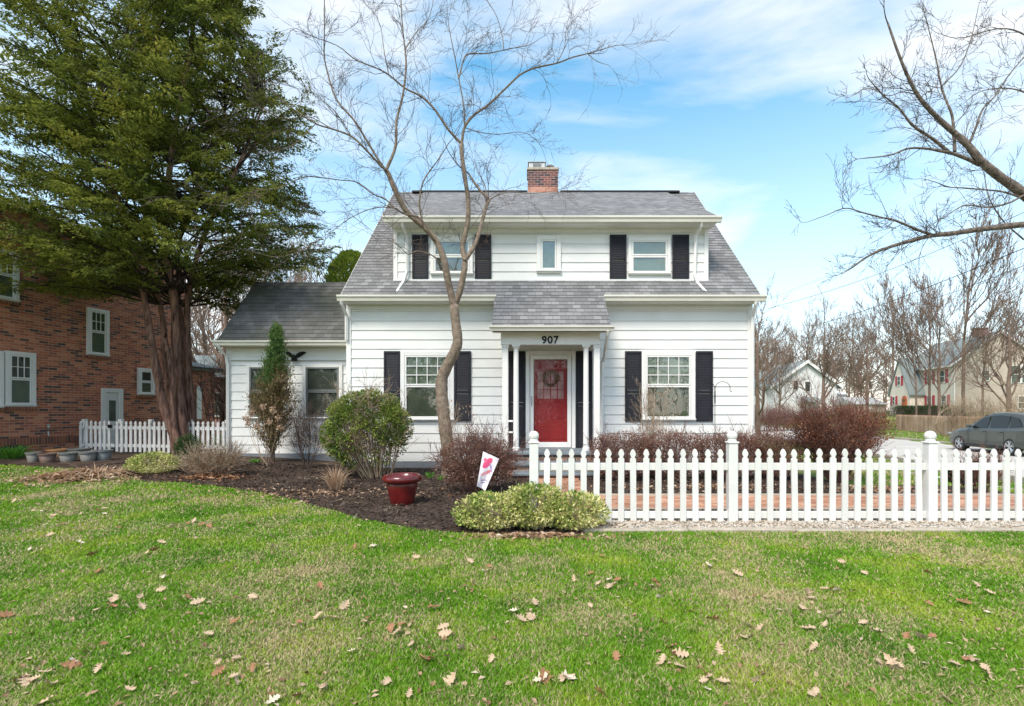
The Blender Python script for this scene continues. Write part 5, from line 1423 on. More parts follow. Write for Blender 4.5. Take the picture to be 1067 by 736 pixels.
# leaf piles and litter
def litter(name, label, cx_, cy_, rx, ry, n, h, m_, seed, size=(.05, .10)):
    g = np.random.default_rng(seed); r_ = np.abs(g.normal(0, .5, n)); a = g.uniform(0, 6.28, n)
    x = cx_+np.cos(a)*r_*rx; y = cy_+np.sin(a)*r_*ry; z = T(x, y)+.02+np.maximum(0, 1-r_)*h*g.uniform(0, 1, n)
    q = MB(); ls = g.uniform(*size, n)
    q.leaves(np.stack([x, y, z], 1), np.stack([np.cos(g.uniform(0, 6.28, n)), np.sin(g.uniform(0, 6.28, n)), g.normal(0, .25, n)], 1), g.normal(0, .35, (n, 3))+[0, 0, 1], ls, ls*.6)
    return tag(q.build(name, M[m_]), label, 'leaf litter', None, 'stuff')
px_, py_, _ = GY(84, 8.9)
litter('leaf_pile', 'pile of dry tan leaves at the left edge of the bed', px_, py_, 1.0, .62, 3000, .14, 'dryleaf', 1)
litter('leaf_litter', 'rust brown leaves under the variegated shrubs', .05, 5.12, .95, .16, 420, .03, 'dryleaf', 2, (.04, .08))
litter('leaf_litter', 'brown leaves heaped beside the first fence pickets', .8, 5.62, .3, .2, 160, .04, 'dryleaf', 3, (.04, .08))
litter('leaf_litter', 'dry leaves below the barberry hedge', 3.0, 8.4, 1.9, .6, 900, .03, 'dryleaf', 4, (.04, .08))
litter('leaf_litter', 'dry leaves below the tangle of twigs by the wing', *GY(222, 9.0)[:2], .8, .45, 500, .06, 'rustleaf', 5, (.05, .09))
litter('leaf_litter', 'scattered pale leaves over the front bed', -3.2, 7.8, 3.0, 1.1, 620, .01, 'dryleaf', 6, (.04, .08))
litter('leaf_litter', 'dry leaves on the walk up to the porch', .55, 8.3, .6, 1.1, 330, .02, 'dryleaf', 7, (.04, .08))
litter('leaf_litter', 'dry leaves in the bed under the burning bush', 6.0, 8.2, 1.9, .6, 600, .02, 'dryleaf', 8, (.04, .08))

# oak leaves on the lawn: individual things
def oak_leaf(seed):
    g = random.Random(seed); L = 1.0
    pts = [(0, -.5)]
    side = []
    for i, (y, w_) in enumerate([(-.34, .07), (-.22, .24), (-.12, .10), (0, .36), (.10, .13), (.22, .32), (.29, .11), (.40, .18)]):
        side.append((w_*g.uniform(.8, 1.2), y+g.uniform(-.02, .02)))
    out = [(0, -.5)]+side+[(0, .52)]+[(-a*g.uniform(.8, 1.15), b+g.uniform(-.03, .03)) for a, b in reversed(side)]
    cu, cv = g.uniform(.3, 1.3), g.uniform(-.5, .8)
    def z(a, b): return cu*a*a*1.6+cv*b*b*.7+.04*math.sin(a*9+b*7)
    V = [(0, y, z(0, y)) for y in np.linspace(-.5, .52, 6)]
    V += [(a, b, z(a, b)) for a, b in out]
    c = len(V); V.append((0, 0, 0))
    mb = MB(); n = len(out)
    # fan around spine points
    fs = []
    def sp(b): return int(np.clip(round((b+.5)/1.02*5), 0, 5))
    for i in range(n):
        j = (i+1) % n; a_, b_ = 6+i, 6+j; s1, s2 = sp(out[i][1]), sp(out[j][1])
        if s1 == s2: fs.append((s1, a_, b_))
        else: fs.append((s1, a_, b_)); fs.append((s1, b_, s2))
    mb.add(V[:c], fs); return mb
prot = []
lm = [leafmat('oak_leaf_tan', [(0, (.45, .30, .18)), (1, (.62, .48, .34))], .7, 9, .1), leafmat('oak_leaf_pale', [(0, (.58, .46, .34)), (1, (.74, .64, .52))], .7, 9, .1), leafmat('oak_leaf_brown', [(0, (.26, .12, .06)), (1, (.42, .22, .12))], .7, 9, .1)]
LAB = ['dry tan oak leaf lying on the lawn', 'pale bleached oak leaf lying on the lawn', 'dark rust brown oak leaf lying on the lawn']
for kind in range(3):
    for v in range(4):
        o = oak_leaf(kind*10+v).build('oak_leaf', lm[kind], offset=(0, 0, 0)); prot.append((o, kind))
g = random.Random(77); used = set(); spots = []
clus = [(640, 612), (700, 690), (940, 665), (930, 700), (430, 690), (870, 610), (340, 650), (550, 650), (120, 640), (60, 700), (590, 715), (730, 715), (860, 625), (30, 715), (180, 615), (250, 700), (490, 600), (1010, 700), (410, 665)]
for cx_, cy_ in clus:
    for _ in range(g.randint(2, 5)): spots.append((cx_+g.gauss(0, 13), cy_+g.gauss(0, 6)))
for _ in range(105): spots.append((g.uniform(0, 1067), 572+168*g.random()**1.0))
for _ in range(45): spots.append((g.uniform(0, 400), g.uniform(515, 575)))
nleaf = 0
for (px, py) in spots:
    if py < 520: py = 520
    x, y, z = G(px, py)
    if not in_lawn(np.array([x]), np.array([y]))[0] or py > 760: continue
    kind = g.choices((0, 1, 2), (6, 2, 3))[0]; pi = kind*4+g.randint(0, 3); src, _ = prot[pi]
    if pi in used: o = src.copy(); COL.objects.link(o)
    else: o = src; used.add(pi)
    s_ = g.uniform(.045, .10)*(1 if kind != 1 else .9)
    o.location = (x, y, z+.040); o.scale = (s_, s_, s_); o.rotation_euler = (g.gauss(0, .42), g.gauss(0, .42), g.uniform(0, 6.28))
    tag(o, LAB[kind], 'leaf', ['tan oak leaves scattered on the lawn', 'pale oak leaves scattered on the lawn', 'brown oak leaves scattered on the lawn'][kind]); nleaf += 1
for i, (o, kd) in enumerate(prot):
    if i not in used: bpy.data.objects.remove(o)
# small leaf bits too small to count
n = 700; gg_ = np.random.default_rng(5); py = gg_.uniform(520, 742, n); px = gg_.uniform(-20, 1090, n)
P = np.array([G(a, b) for a, b in zip(px, py)]); kk = in_lawn(P[:, 0], P[:, 1]); P = P[kk]; n = len(P); P[:, 2] += .03
q = MB(); ls = gg_.uniform(.018, .045, n); q.leaves(P, np.stack([np.cos(gg_.uniform(0, 6.28, n)), np.sin(gg_.uniform(0, 6.28, n)), gg_.normal(0, .3, n)], 1), gg_.normal(0, .3, (n, 3))+[0, 0, 1], ls, ls*.6)
tag(q.build('leaf_bits', M['dryleaf']), 'small crumbled leaf pieces all over the lawn', 'leaf litter', None, 'stuff')

# ------------------------------------------------------------------ garden objects
M['red_glaze'] = mat('dark_red_glaze', (.085, .006, .008), .28, .3, 7, coat=.4, col2=(.15, .011, .011))
pb = GY(419, 6.95)
pot = thing('flower_pot', pb, 'glossy dark red glazed pot with rolled rim on the mulch', 'flower pot')
q = MB(); q.lathe([(.145, 0), (.155, .01), (.175, .10), (.20, .22), (.212, .30), (.205, .315), (.19, .315)], pb, 40); q.build('bowl', M['red_glaze'], pot, smooth=True)
q = MB(); q.lathe([(.200, .316), (.235, .318), (.262, .335), (.270, .365), (.262, .40), (.24, .42), (.215, .418), (.20, .40), (.19, .36)], pb, 40); q.build('rim', M['red_glaze'], pot, smooth=True)
q = MB(); q.lathe([(.10, .355), (.188, .358)], pb, 30); q.build('soil', M['mulch'], pot)

greys = {'grey': mat('grey_plastic', (.19, .185, .17), .65, .1, 5), 'brown': mat('brown_plastic', (.17, .11, .09), .55, .1, 5), 'terra': mat('terracotta', (.50, .25, .11), .8, .12, 6), 'dark': mat('dark_grey_plastic', (.16, .17, .17), .6, .15, 5)}
PT = [(35, 483, 7.5, 11.5, 'grey', 'pale grey plastic pot at the left end of the pot row'), (49.5, 483.5, 9, 11, 'brown', 'brown plastic pot second from the left in the pot row'),
      (60, 477.5, 10.5, 9, 'terra', 'orange terracotta bowl behind the brown pot'), (71, 482.5, 10, 11, 'grey', 'grey plastic pot right of the terracotta bowl'),
      (83, 477, 12, 9.5, 'grey', 'wide shallow grey bowl behind the pot row'), (92, 482, 9.5, 11.5, 'grey', 'grey plastic pot at the right end of the front pot row'), (108, 481, 9.5, 12, 'dark', 'dark grey pot with dead stems in front of the garden gate')]
for px, py, r_, h_, c_, lab in PT:
    b = G(px, py-1); s_ = F/b[1]; r_ = r_/s_*.86; h_ = h_/s_*.92
    t_ = thing('flower_pot', b, lab, 'flower pot', 'garden pots by the brick house')
    q = MB(); q.lathe([(r_*.68, 0), (r_*.70, .01), (r_*.9, h_*.82), (r_*.86, h_*.83)], b, 24); q.build('bowl', greys[c_], t_, smooth=True)
    q = MB(); q.lathe([(r_*.88, h_*.83), (r_*1.0, h_*.83), (r_*1.02, h_), (r_*.93, h_), (r_*.90, h_*.9)], b, 24); q.build('rim', greys[c_], t_)
    q = MB(); q.lathe([(r_*.4, h_*.86), (r_*.9, h_*.87)], b, 20); q.build('soil', M['mulch'], t_)

# garden flag
fb = GY(513, 7.35); fl = thing('garden_flag', fb, 'tilted small white garden flag with pink bird print beside the barberry', 'flag')
A_, B_, C_, D_ = [np.array(W(a, b, 7.35)) for a, b in ((503.4, 470.5), (520, 478.2), (505.6, 511.5), (497, 506.5))]
q = MB(); nU, nV = 8, 14; V = []
for j in range(nV+1):
    for i in range(nU+1):
        u_, v_ = i/nU, j/nV; p = (A_*(1-u_)+B_*u_)*(1-v_)+(D_*(1-u_)+C_*u_)*v_
        V.append(p+np.array([0, -.035*math.sin(u_*5+v_*2)*v_, 0]))
V = np.array(V); n0 = len(V); V2 = V+np.array([0, .003, 0]); Fc = []
for j in range(nV):
    for i in range(nU):
        a = j*(nU+1)+i; Fc.append((a+nU+1, a+nU+2, a+1, a)); Fc.append((a+n0, a+1+n0, a+nU+2+n0, a+nU+1+n0))
uv = []
for f in Fc:
    for k_ in f: kk_ = k_ % n0; uv.append(((kk_ % (nU+1))/nU, 1-(kk_//(nU+1))/nV))
q.add(np.vstack([V, V2]), Fc, uvs=uv)
m, n, l, b = newmat('printed_cloth'); u = n.new('ShaderNodeUVMap')
base = n.new('ShaderNodeTexNoise'); base.inputs['Scale'].default_value = 5; base.inputs['Detail'].default_value = 3; l.new(u.outputs[0], base.inputs['Vector'])
r = ramp(n, [(.35, (.62, .55, .72)), (.5, (.85, .83, .86)), (.62, (.90, .88, .86)), (.72, (.70, .62, .78))]); l.new(base.outputs['Fac'], r.inputs['Fac']); out = r.outputs['Color']
for (cx_, cy_, sx_, sy_, rot, colr) in ((.42, .74, .30, .13, .5, (.78, .09, .22)), (.25, .80, .12, .06, 0, (.80, .16, .28)), (.62, .50, .24, .055, .4, (.72, .20, .20)), (.40, .42, .22, .05, .3, (.80, .35, .42)), (.75, .66, .2, .05, -.6, (.45, .36, .60)), (.5, .24, .26, .018, .15, (.25, .18, .35)), (.5, .17, .2, .016, .15, (.25, .18, .35))):
    mp_ = n.new('ShaderNodeMapping'); mp_.vector_type = 'TEXTURE'; mp_.inputs['Location'].default_value = (cx_, cy_, 0); mp_.inputs['Rotation'].default_value = (0, 0, rot); mp_.inputs['Scale'].default_value = (sx_, sy_, 1)
    l.new(u.outputs[0], mp_.inputs['Vector']); ln_ = n.new('ShaderNodeVectorMath'); ln_.operation = 'LENGTH'; l.new(mp_.outputs[0], ln_.inputs[0])
    lt = n.new('ShaderNodeMath'); lt.operation = 'LESS_THAN'; lt.inputs[1].default_value = 1; l.new(ln_.outputs['Value'], lt.inputs[0])
    mx = n.new('ShaderNodeMixRGB'); mx.inputs[2].default_value = (*colr, 1); l.new(lt.outputs[0], mx.inputs[0]); l.new(out, mx.inputs[1]); out = mx.outputs[0]
l.new(out, b.inputs['Base Color']); b.inputs['Roughness'].default_value = .8
q.build('cloth', m, fl, smooth=True)
q = MB(); q.tube([fb, tuple(B_+np.array([.012, .01, -.02])), tuple(B_+np.array([0, .01, .02])), tuple(A_+np.array([-.01, .01, .015]))], .005, 6); q.build('pole', M['black'], fl)

# shepherd hook
sb = GY(745, 10.0); sh_ = thing('shepherd_hook', sb, 'thin black double shepherd hook in front of the right shutter', 'garden hook')
q = MB(); q.tube([sb, (sb[0], 10, 1.45)], .007, 8); q.tube([(sb[0], 10, 1.45), (sb[0], 10, 1.70)], .014, 8); q.build('pole', M['black'], sh_)
for d_ in (-1, 1):
    q = MB(); pts = [(sb[0], 10, 1.66)]+[(sb[0]+d_*(.155-.15*math.cos(a)), 10, 1.76+.13*math.sin(a)) for a in np.linspace(.1, math.pi, 12)]+[(sb[0]+d_*.30, 10, 1.70), (sb[0]+d_*.325, 10, 1.685), (sb[0]+d_*.345, 10, 1.71)]
    q.tube(pts, .006, 6); q.build('hook', M['black'], sh_)
# black planter behind the fence
bb = GY(1009.5, 8.9); bp_ = thing('planter_box', bb, 'black square planter box standing in the bed behind the right fence pickets', 'planter')
q = MB(); q.prism([(-.13, 0), (.13, 0), (.155, .25), (-.155, .25)], 'y', .28, 0); q.V = [v+np.array(bb) for v in q.V]; q.build('tub', M['black'], bp_)
q = MB(); q.bbox(bb[0]-.17, bb[0]+.17, bb[1]-.02, bb[1]+.30, bb[2]+.251, bb[2]+.28); q.build('rim', M['black'], bp_)

# ------------------------------------------------------------------ parked car
M['car'] = mat('dark_grey_green_paint', (.055, .060, .055), .35, .04, 2, coat=.5)
M['cladding'] = mat('black_plastic_cladding', (.02, .02, .021), .6, .1, 6)
M['car_glass'] = mat('dark_car_glass', (.012, .014, .015), .12, .1, 2, spec=.5)
M['tyre'] = mat('tyre_rubber', (.018, .018, .018), .85, .1, 9)
M['alloy'] = mat('silver_alloy', (.55, .56, .57), .3, .05, 6, metal=.7)
fw, rw = np.array([19.85, 23.0]), np.array([19.55, 20.25])
cd = fw-rw; cd /= np.linalg.norm(cd)
car = thing('parked_car', (rw[0], rw[1], -.52), 'dark grey SUV parked at the far kerb of the street', 'car', None, math.atan2(cd[1], cd[0]))
ORG[car.name] = (0, 0, 0)
# local: x forward, y to the left (visible side is +y... origin at the rear left wheel), z up
WBs = 2.72
def station(x, zb, zbelt, ztop, w, tw_):
    """half section, left side: y from 0 (left) inwards"""
    return [(x, -.05-w, zb), (x, -w+.0, zb+.12), (x, -w-.0, zb+.30), (x, -w+.005, zbelt-.15), (x, -w-.03, zbelt), (x, -tw_, ztop)]
# side profile stations: x, sill z, belt z, top z (bonnet or belt), inset of side, inset of top edge
ST_ = [(-1.02, .42, .98, 1.02, .14, .32), (-.96, .34, .99, 1.06, .05, .22), (-.75, .30, .99, 1.07, .0, .12), (-.3, .28, .97, 1.05, -.02, .09), (.4, .24, .94, 1.02, .0, .08), (1.2, .22, .92, 1.0, .01, .08),
       (1.95, .22, .91, .99, .01, .08), (2.35, .24, .90, .985, .0, .10), (2.75, .28, .87, .97, -.02, .14), (3.1, .28, .82, .93, .0, .22), (3.42, .30, .76, .86, .07, .32), (3.62, .34, .66, .74, .2, .5)]
Wd = 1.86
V = []; m_ = None
for (x, zb, zbe, zt, ins, tin) in ST_:
    L_ = [(x, -ins-.06, zb), (x, -ins, zb+.10), (x, -ins+.0, zb+.28), (x, -ins-.012, (zb+.28+zbe)/2+.05), (x, -ins-.025, zbe), (x, -tin, zt), (x, -tin-.25, zt+.02)]
    R_ = [(a, -Wd-b_, c) for a, b_, c in reversed(L_)]
    R_ = [(a, -Wd+(-b_ if True else 0)-0, c) for a, b_, c in reversed(L_)]
    sec = L_+[(a, -Wd-b_, c) for a, b_, c in reversed(L_)]
    V += sec; m_ = len(sec)
Fc = []
for i in range(len(ST_)-1):
    for k in range(m_):
        a, b_ = i*m_+k, i*m_+(k+1) % m_; Fc.append((a, a+m_, b_+m_, b_))
Fc.append(tuple(range(m_))); Fc.append(tuple(range(len(V)-1, len(V)-1-m_, -1)))
q = MB(); q.add(V, Fc); q.build('body', M['car'], car)
car.scale = (1, 1, 1.05)
def ghouse(off, stations, name, mt, par=car):
    V = []; 
    for (x, zlo, zhi, il, ih) in stations:
        V += [(x, -il, zlo), (x, -ih, zhi), (x, -ih-.12, zhi+.03), (x, -Wd+ih+.12, zhi+.03), (x, -Wd+ih, zhi), (x, -Wd+il, zlo)]
    Fc = []
    for i in range(len(stations)-1):
        for k in range(6):
            a, b_ = i*6+k, i*6+(k+1) % 6; Fc.append((a, a+6, b_+6, b_))
    Fc.append((0, 1, 2, 3, 4, 5)); n_ = len(V); Fc.append((n_-1, n_-2, n_-3, n_-4, n_-5, n_-6))
    q = MB(); q.add(V, Fc); return q.build(name, mt, par)
ghouse(0, [(-.93, 1.03, 1.10, .14, .18), (-.62, 1.03, 1.46, .10, .27), (-.2, 1.02, 1.57, .08, .29), (.5, 1.0, 1.62, .07, .28), (1.2, .98, 1.61, .07, .28), (1.62, .97, 1.50, .08, .28), (2.10, .975, 1.22, .10, .18), (2.42, .975, 1.0, .14, .16)], 'cabin', M['car'])
def side_panel(pts, name, mt, dy=.006, par=car, far=False):
    """flat-ish pane on the left side following the lean of the cabin: pts are (x, z)"""
    def yl(z): return -(.075+(z-1.0)*.27)
    q = MB(); n_ = len(pts)
    V = [(x, yl(z)+dy, z) for x, z in pts]+[(x, yl(z)-.02, z) for x, z in pts]
    if far: V = [(x, -Wd-y, z) for x, y, z in V]
    q.add(V, [tuple(range(n_-1, -1, -1)), tuple(range(n_, 2*n_))]+[((i+1) % n_, i, i+n_, (i+1) % n_+n_) for i in range(n_)])
    return q.build(name, mt, par)
for far in (False, True):
    side_panel([(1.22, 1.04), (2.12, 1.03), (1.66, 1.38), (1.50, 1.46), (1.22, 1.52)], 'side_window', M['car_glass'], far=far)
    side_panel([(.22, 1.05), (1.12, 1.04), (1.12, 1.53), (.70, 1.55), (.22, 1.52)], 'side_window', M['car_glass'], far=far)
    side_panel([(-.45, 1.14), (.14, 1.06), (.14, 1.51), (-.15, 1.45)], 'side_window', M['car_glass'], far=far)
q = MB(); q.add([(2.47, -.30, 1.005), (2.47, -Wd+.30, 1.005), (1.69, -Wd+.40, 1.535), (1.69, -.40, 1.535)], [(3, 2, 1, 0)]); q.add([(2.47, -.30, 1.000), (2.47, -Wd+.30, 1.000), (1.69, -Wd+.40, 1.53), (1.69, -.40, 1.53)], [(0, 1, 2, 3)])
q.V = [v+np.array([.03, 0, .012]) for v in q.V]; q.build('windscreen', M['car_glass'], car)
for y_ in (-.02, -Wd+.02):
    q = MB(); sg = 1 if y_ > -.5 else -1
    q.bbox(2.0, 2.14, y_-.02, y_+sg*.17, 1.02, 1.15, .03); q.build('wing_mirror', M['car'], car)
    for x_ in (0, WBs):
        # arch cladding, tyre, rim
        q = MB(); ring = []
        aa = np.linspace(-.25, math.pi+.25, 18)
        V = [(x_+.43*math.cos(a), y_+sg*.012+0*a, .35+.43*math.sin(a)) for a in aa]+[(x_+.34*math.cos(a), y_+sg*.012, .35+.34*math.sin(a)) for a in aa]
        V += [(a, b_-sg*.25, c) for a, b_, c in V]
        n_ = 18; Fc = []
        for i in range(n_-1):
            Fc += [(i, i+1, n_+i+1, n_+i), (2*n_+i, 3*n_+i, 3*n_+i+1, 2*n_+i+1), (i, 2*n_+i, 2*n_+i+1, i+1), (n_+i, n_+i+1, 3*n_+i+1, 3*n_+i)]
        q.add(V, Fc); q.build('wheel_arch', M['cladding'], car)
        q = MB(); q.prism([(x_+.345*math.cos(a), .35+.345*math.sin(a)) for a in np.linspace(0, 6.283, 25)[:-1]], 'y', y_+sg*.014, y_-sg*.22); q.build('wheel_well', M['tyre'], car)
        q = MB(); q.lathe([(.20, -.11), (.31, -.11), (.335, -.08), (.34, 0), (.335, .08), (.31, .105), (.235, .11), (.225, .10), (.20, .02)], (0, 0, 0), 28)
        q.V = [np.stack([x_+v[:, 0], y_+sg*(v[:, 2]-.07), .34+v[:, 1]], 1) for v in q.V]
        q.V = [v*np.array([1, 1, 1]) for v in q.V]; wh_ = q.build('wheel', M['tyre'], car, smooth=True)
        q = MB()
        for k in range(5):
            a = k*2*math.pi/5+.3; c, s_ = math.cos(a), math.sin(a)
            for da in (-.2, .2):
                e = (x_+.225*math.cos(a+da), y_+sg*.022, .34+.225*math.sin(a+da))
                q.tube([(x_+.03*c, y_+sg*.03, .34+.03*s_), e], [.028, .022], 4)
        q.tube([(x_, y_-sg*.02, .34), (x_, y_+sg*.04, .34)], .05, 12)
        q.tube([(x_+.228*math.cos(a), y_+sg*.025, .34+.228*math.sin(a)) for a in np.linspace(0, 6.283, 25)], .014, 5, cap=False); q.build('rim', M['alloy'], wh_)
q = MB(); q.bbox(.42, 2.28, .0, .016, .22, .36, .01); q.build('sill_cladding', M['cladding'], car)
for x_ in (.30, 1.20, 2.20):
    q = MB(); q.box(x_-.006, x_+.006, .001, .0065, .40, .96); q.build('door_gap', M['cladding'], car)
for x_ in (.42, 1.32):
    q = MB(); q.bbox(x_, x_+.2, .0, .035, .86, .90, .008); q.build('door_handle', M['car'], car)
q = MB(); q.bbox(-1.00, -.70, -.10, -.012, .80, .95, .02); q.build('tail_light', mat('red_lens', (.35, .01, .01), .15), car)
q = MB(); q.bbox(3.28, 3.56, -.34, -.06, .70, .78, .02); q.build('headlight', M['galv'], car)
q = MB(); q.box(3.55, 3.66, -1.5, -.36, .35, .62); q.build('grille', M['cladding'], car)
for y_ in (-.34, -Wd+.34):
    q = MB(); q.tube([(-.35, y_, 1.60), (-.2, y_, 1.64), (1.2, y_, 1.67), (1.4, y_, 1.61)], .015, 5); q.build('roof_rail', M['galv'], car)

# ------------------------------------------------------------------ background trees
def bare_tree(seed, H, r, lvl=4, mt='bark_far', rmin=.012, spread=(.35, .75), first=.28, nch=(3, 4), wig=.16, up=.10, ratio=.64):
    g = random.Random(seed); wd = Wood()
    n_ = 7; pts = []; x = y = 0
    for i in range(n_):
        t = i/(n_-1); x += g.gauss(0, .03)*H*.25; y += g.gauss(0, .03)*H*.25; pts.append((x*(t), y*(t), t*H*.72))
    tr = MB(); tr.tube(pts, list(np.linspace(r, r*.3, n_)), 9)
    P = np.array(pts)
    for k in range(13):
        t = first+(1-first)*(k+g.random())/13; f = t*(n_-1); i = min(int(f), n_-2); q = P[i]+(P[i+1]-P[i])*(f-i)
        a = g.uniform(0, 6.28); d = np.array([math.cos(a), math.sin(a), g.uniform(.55, 1.5)])
        grow(wd, q, d, H*.27*(1.25-.6*t), r*(.45-.22*t), lvl-1, g, wig, up, nch, ratio, spread, .6, .5, None, rmin)
    grow(wd, P[-1], (0, 0, 1), H*.22, r*.28, lvl-1, g, wig, up, nch, ratio, spread, .6, .5, None, rmin)
    root = thing('bare_tree', (0, 0, 0), 'x', 'tree')
    tr.build('trunk', M[mt], root, smooth=True)
    mb = MB(); wd.into(mb); c = mb.build('crown', M[mt], root)
    return root
PROT = [bare_tree(101, 12, .17), bare_tree(102, 12, .14, spread=(.3, .6)), bare_tree(103, 12, .22, spread=(.5, 1.0), first=.2), bare_tree(104, 12, .11, spread=(.25, .55), first=.35, ratio=.6)]
BT = [  # column, distance, height, prototype, label
 (812, 60, 9, 2, 'bare tree in front of the left part of the distant white house'),
 (858, 56, 13, 2, 'wide bare tree before the right corner of the distant white house'),
 (904, 56, 12, 2, 'broad bare street tree between the white and the beige house'),
 (930, 72, 20, 3, 'tall bare tree rising behind the steep front gable of the beige house'),
 (955, 44, 11.5, 3, 'thin bare tree at the left of the row before the beige house'),
 (968, 45, 14, 3, 'slim bare tree second from the left before the beige house'),
 (978, 43, 12.5, 1, 'forked slim bare tree before the beige house windows'),
 (1004, 50, 20, 3, 'tallest slim bare tree at the near corner of the beige house'),
 (1024, 42, 11, 3, 'bare tree standing before the beige house gable wall'),
 (1052, 36, 10, 2, 'low spreading bare tree at the right before the beige gable wall'),
 (885, 80, 15, 0, 'tall bare tree behind the low garage'),
 (838, 90, 18, 0, 'bare tree behind the ridge of the distant white house'),
 (795, 78, 15, 1, 'bare tree left of the distant white house near the house corner'),
 (1085, 66, 13, 0, 'bare tree behind the beige house at the right edge'),
 (790, 27, 7.5, 2, 'dark crooked bare tree just past the right corner of the white house'),
 (235, 24, 10, 2, 'pale bare tree rising behind the side wing roof'),
 (215, 31, 12, 0, 'bare tree behind the left fence between the evergreen and the wing'),
 (285, 36, 13, 0, 'bare tree behind the ridge of the side wing'),
 (335, 34, 12, 1, 'bare tree showing beside the yellow green evergreen behind the roof'),
 (185, 40, 14, 2, 'bare tree behind the evergreen trunks'),
]
usedp = set(); g = random.Random(3)
for px, Y, H, k, lab in BT:
    b = GY(px, Y); s_ = H/12
    if k not in usedp: o = PROT[k]; usedp.add(k)
    else: o = copy_tree(PROT[k])
    o.location = b; o.rotation_euler = (0, 0, g.uniform(0, 6.28)); o.scale = (s_*g.uniform(.9, 1.1),)*2+(s_,)
    tag(o, lab, 'tree', 'bare trees in the background')

# far woods as one mass
wd = Wood(); g = random.Random(9)
for i in range(120):
    X = g.uniform(28, 190) if i < 88 else g.uniform(-110, -22); Y = g.uniform(105, 175) if i < 88 else g.uniform(60, 100)
    H = g.uniform(12, 19) if i < 88 else g.uniform(9, 14); z0 = float(T(X, Y))
    wd.line([(X, Y, z0), (X+g.gauss(0, .4), Y, z0+H*.4), (X+g.gauss(0, .6), Y, z0+H*.8)], [.32, .22, .08], 5)
    for k in range(15):
        a = g.uniform(0, 6.28); d = np.array([math.cos(a), math.sin(a), g.uniform(.4, 1.6)])
        grow(wd, (X, Y, z0+H*g.uniform(.2, .8)), d, H*g.uniform(.18, .3), .09, 2, g, .18, .06, (3, 4), .62, (.3, .8), .6, .5, None, .035)
mb = MB(); wd.into(mb); tag(mb.build('distant_woods', M['bark_far']), 'brown leafless wood on the skyline behind the far houses', 'woods', None, 'stuff')
# trees across the road behind the viewer: they are what the windows mirror
wd = Wood(); g = random.Random(19); LC = []
for i in range(46):
    X = -70+i*3.1+g.uniform(-1, 1); Y = g.uniform(-52, -34); H = g.uniform(9, 15)
    wd.line([(X, Y, -.3), (X, Y, H*.4), (X, Y, H*.8)], [.3, .2, .08], 5)
    for k in range(9):
        a = g.uniform(0, 6.28); grow(wd, (X, Y, H*g.uniform(.2, .8)), (math.cos(a), math.sin(a), g.uniform(.4, 1.4)), H*.26, .10, 2, g, .18, .06, (3, 4), .62, (.3, .8), .6, .5, None, .03)
    if i % 3 == 0:
        v = np.random.default_rng(i).normal(0, 1, (900, 3))*[1.5, 1.5, 2.2]+[X, Y, H*.33]; v[:, 2] = np.abs(v[:, 2]); LC.append(v)
LC = np.concatenate(LC); gg2 = np.random.default_rng(1)
mb = MB(); wd.into(mb); tag(mb.build('distant_woods', M['bark_far']), 'row of leafless trees across the road behind the viewer', 'woods', None, 'stuff')
mb = MB(); mb.leaves(LC, gg2.normal(0, 1, LC.shape), gg2.normal(0, 1, LC.shape), .6, .45); tag(mb.build('distant_evergreens', M['darkgreen']), 'row of evergreens across the road behind the viewer', 'woods', None, 'stuff')
# brush
for i, (px, Y, rx, h) in enumerate(((798, 44, 2.2, 1.9), (824, 46, 2.4, 1.7), (1040, 33, 4.5, 2.6), (962, 47, 7.5, 2.0))):
    b = GY(px, Y)
    shrub('bare_shrub', ['brown leafless shrub by the street near the house corner', 'brown leafless shrub by the street left of the burning bush', 'wide tan leafless shrub behind the wooden fence above the parked car', 'long brown leafless hedge along the top of the wooden fence'][i],
          b, (rx, 1.2), h, 70, 0, ['maroon_twig', 'maroon_twig', 'tan_twig', 'twig'][i], None, seed=60+i, cz=.6, twl=.9, srad=.02, stem_lvl=3, spread_base=.8)
bx = thing('box_hedge', (0, 0, 0), 'dark green clipped hedge in front of the beige house windows', 'hedge'); ORG[bx.name] = (0, 0, 0)
g = np.random.default_rng(4); k = 5000; u_ = g.uniform(0, 1, k); p1 = np.array(W(936, 428.5, 53)); p2 = np.array(W(992, 428.5, 51)); P = p1+(p2-p1)*u_[:, None]+g.uniform(-.5, .5, (k, 3))*[1, .9, .9]
q = MB(); q.leaves(P+[0, 0, .1], g.normal(0, 1, (k, 3)), g.normal(0, 1, (k, 3)), .16, .12); q.build('foliage', M['darkgreen'], bx)
q = MB(); q.tube([tuple(p1-[0, 0, .5]), tuple(p2-[0, 0, .5])], .25, 6); q.build('stems', M['twig'], bx)
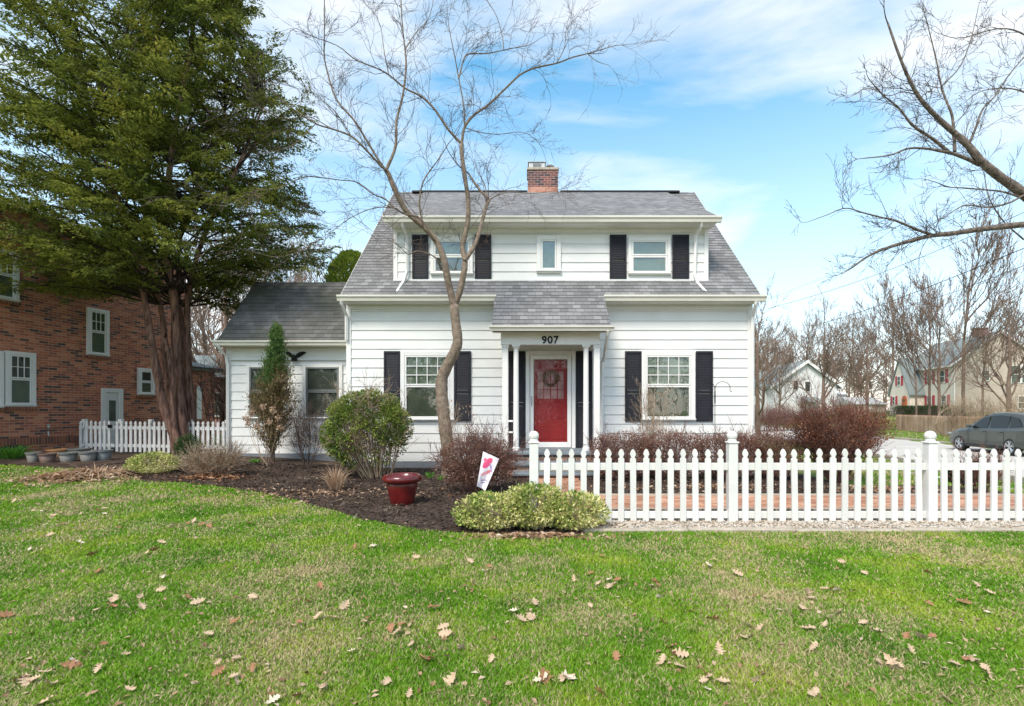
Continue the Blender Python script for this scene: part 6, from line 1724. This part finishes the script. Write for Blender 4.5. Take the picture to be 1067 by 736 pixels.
shrub('forsythia', 'small yellow green shrub at the left end of the wooden fence', GY(928, 46), (.8, .7), 1.2, 12, 900, 'tan_twig', 'varieg', (.08, .14), .5, .1, 2, .02, seed=70, twl=.3)
# yellow green evergreen behind the wing roof
ab = (-6.35, 18.0, .1); ar = thing('arborvitae', ab, 'bright yellow green evergreen crown showing above the side wing roof', 'tree')
g = np.random.default_rng(14); k = 30000; z = g.uniform(.3, 6.9, k)**1.0; rad_ = np.interp(z, [0, 3, 5.2, 6.3, 7.1], [.9, 1.15, 1.05, .75, .1]); a = g.uniform(0, 6.28, k)
lump = 1+.14*np.sin(a*5+z*2.1)+.12*np.sin(a*9-z*3.7); r_ = rad_*lump*g.uniform(.55, 1.0, k)**.5
P = np.stack([ab[0]+np.cos(a)*r_, ab[1]+np.sin(a)*r_, ab[2]+z], 1); D = np.stack([np.cos(a)*.5, np.sin(a)*.5, np.ones(k)], 1)+g.normal(0, .3, (k, 3))
M['arbor'] = leafmat('arborvitae_sprays', [(0, (.12, .18, .02)), (.5, (.30, .38, .04)), (1, (.52, .54, .09))], .6, 1.5, .2)
q = MB(); q.leaves(P, D, g.normal(0, 1, (k, 3)), g.uniform(.10, .2, k), g.uniform(.03, .06, k)); q.build('foliage', M['arbor'], ar)
q = MB(); q.tube([ab, (ab[0], ab[1], 6.6)], [.12, .02], 8); q.build('trunk', M['bark_red'], ar)

# overhead wires
for i, (p, q_, r_, lab) in enumerate(((W(792, 324, 16), W(1150, 183, 9), .006, 'uppermost thin black overhead wire running to the house corner'), (W(845, 340, 60), W(1110, 241, 22), .022, 'thick black overhead wire below the bare limb'),
        (W(920, 324, 60), W(1110, 260, 22), .018, 'lowest black overhead wire on the right'), (W(800, 312, 30), W(1130, 160, 14), .006, 'faint thin overhead wire crossing the limbs on the right'))):
    p, q_ = np.array(p), np.array(q_); pts = [tuple(p+(q_-p)*t-np.array([0, 0, .25*math.sin(math.pi*t)*(1 if i in (0, 3) else 1.6)])) for t in np.linspace(0, 1, 14)]
    m2 = MB(); m2.tube(pts, r_, 5); tag(m2.build('overhead_wire', M['black'], offset=tuple(p)), lab, 'wire', 'overhead wires')
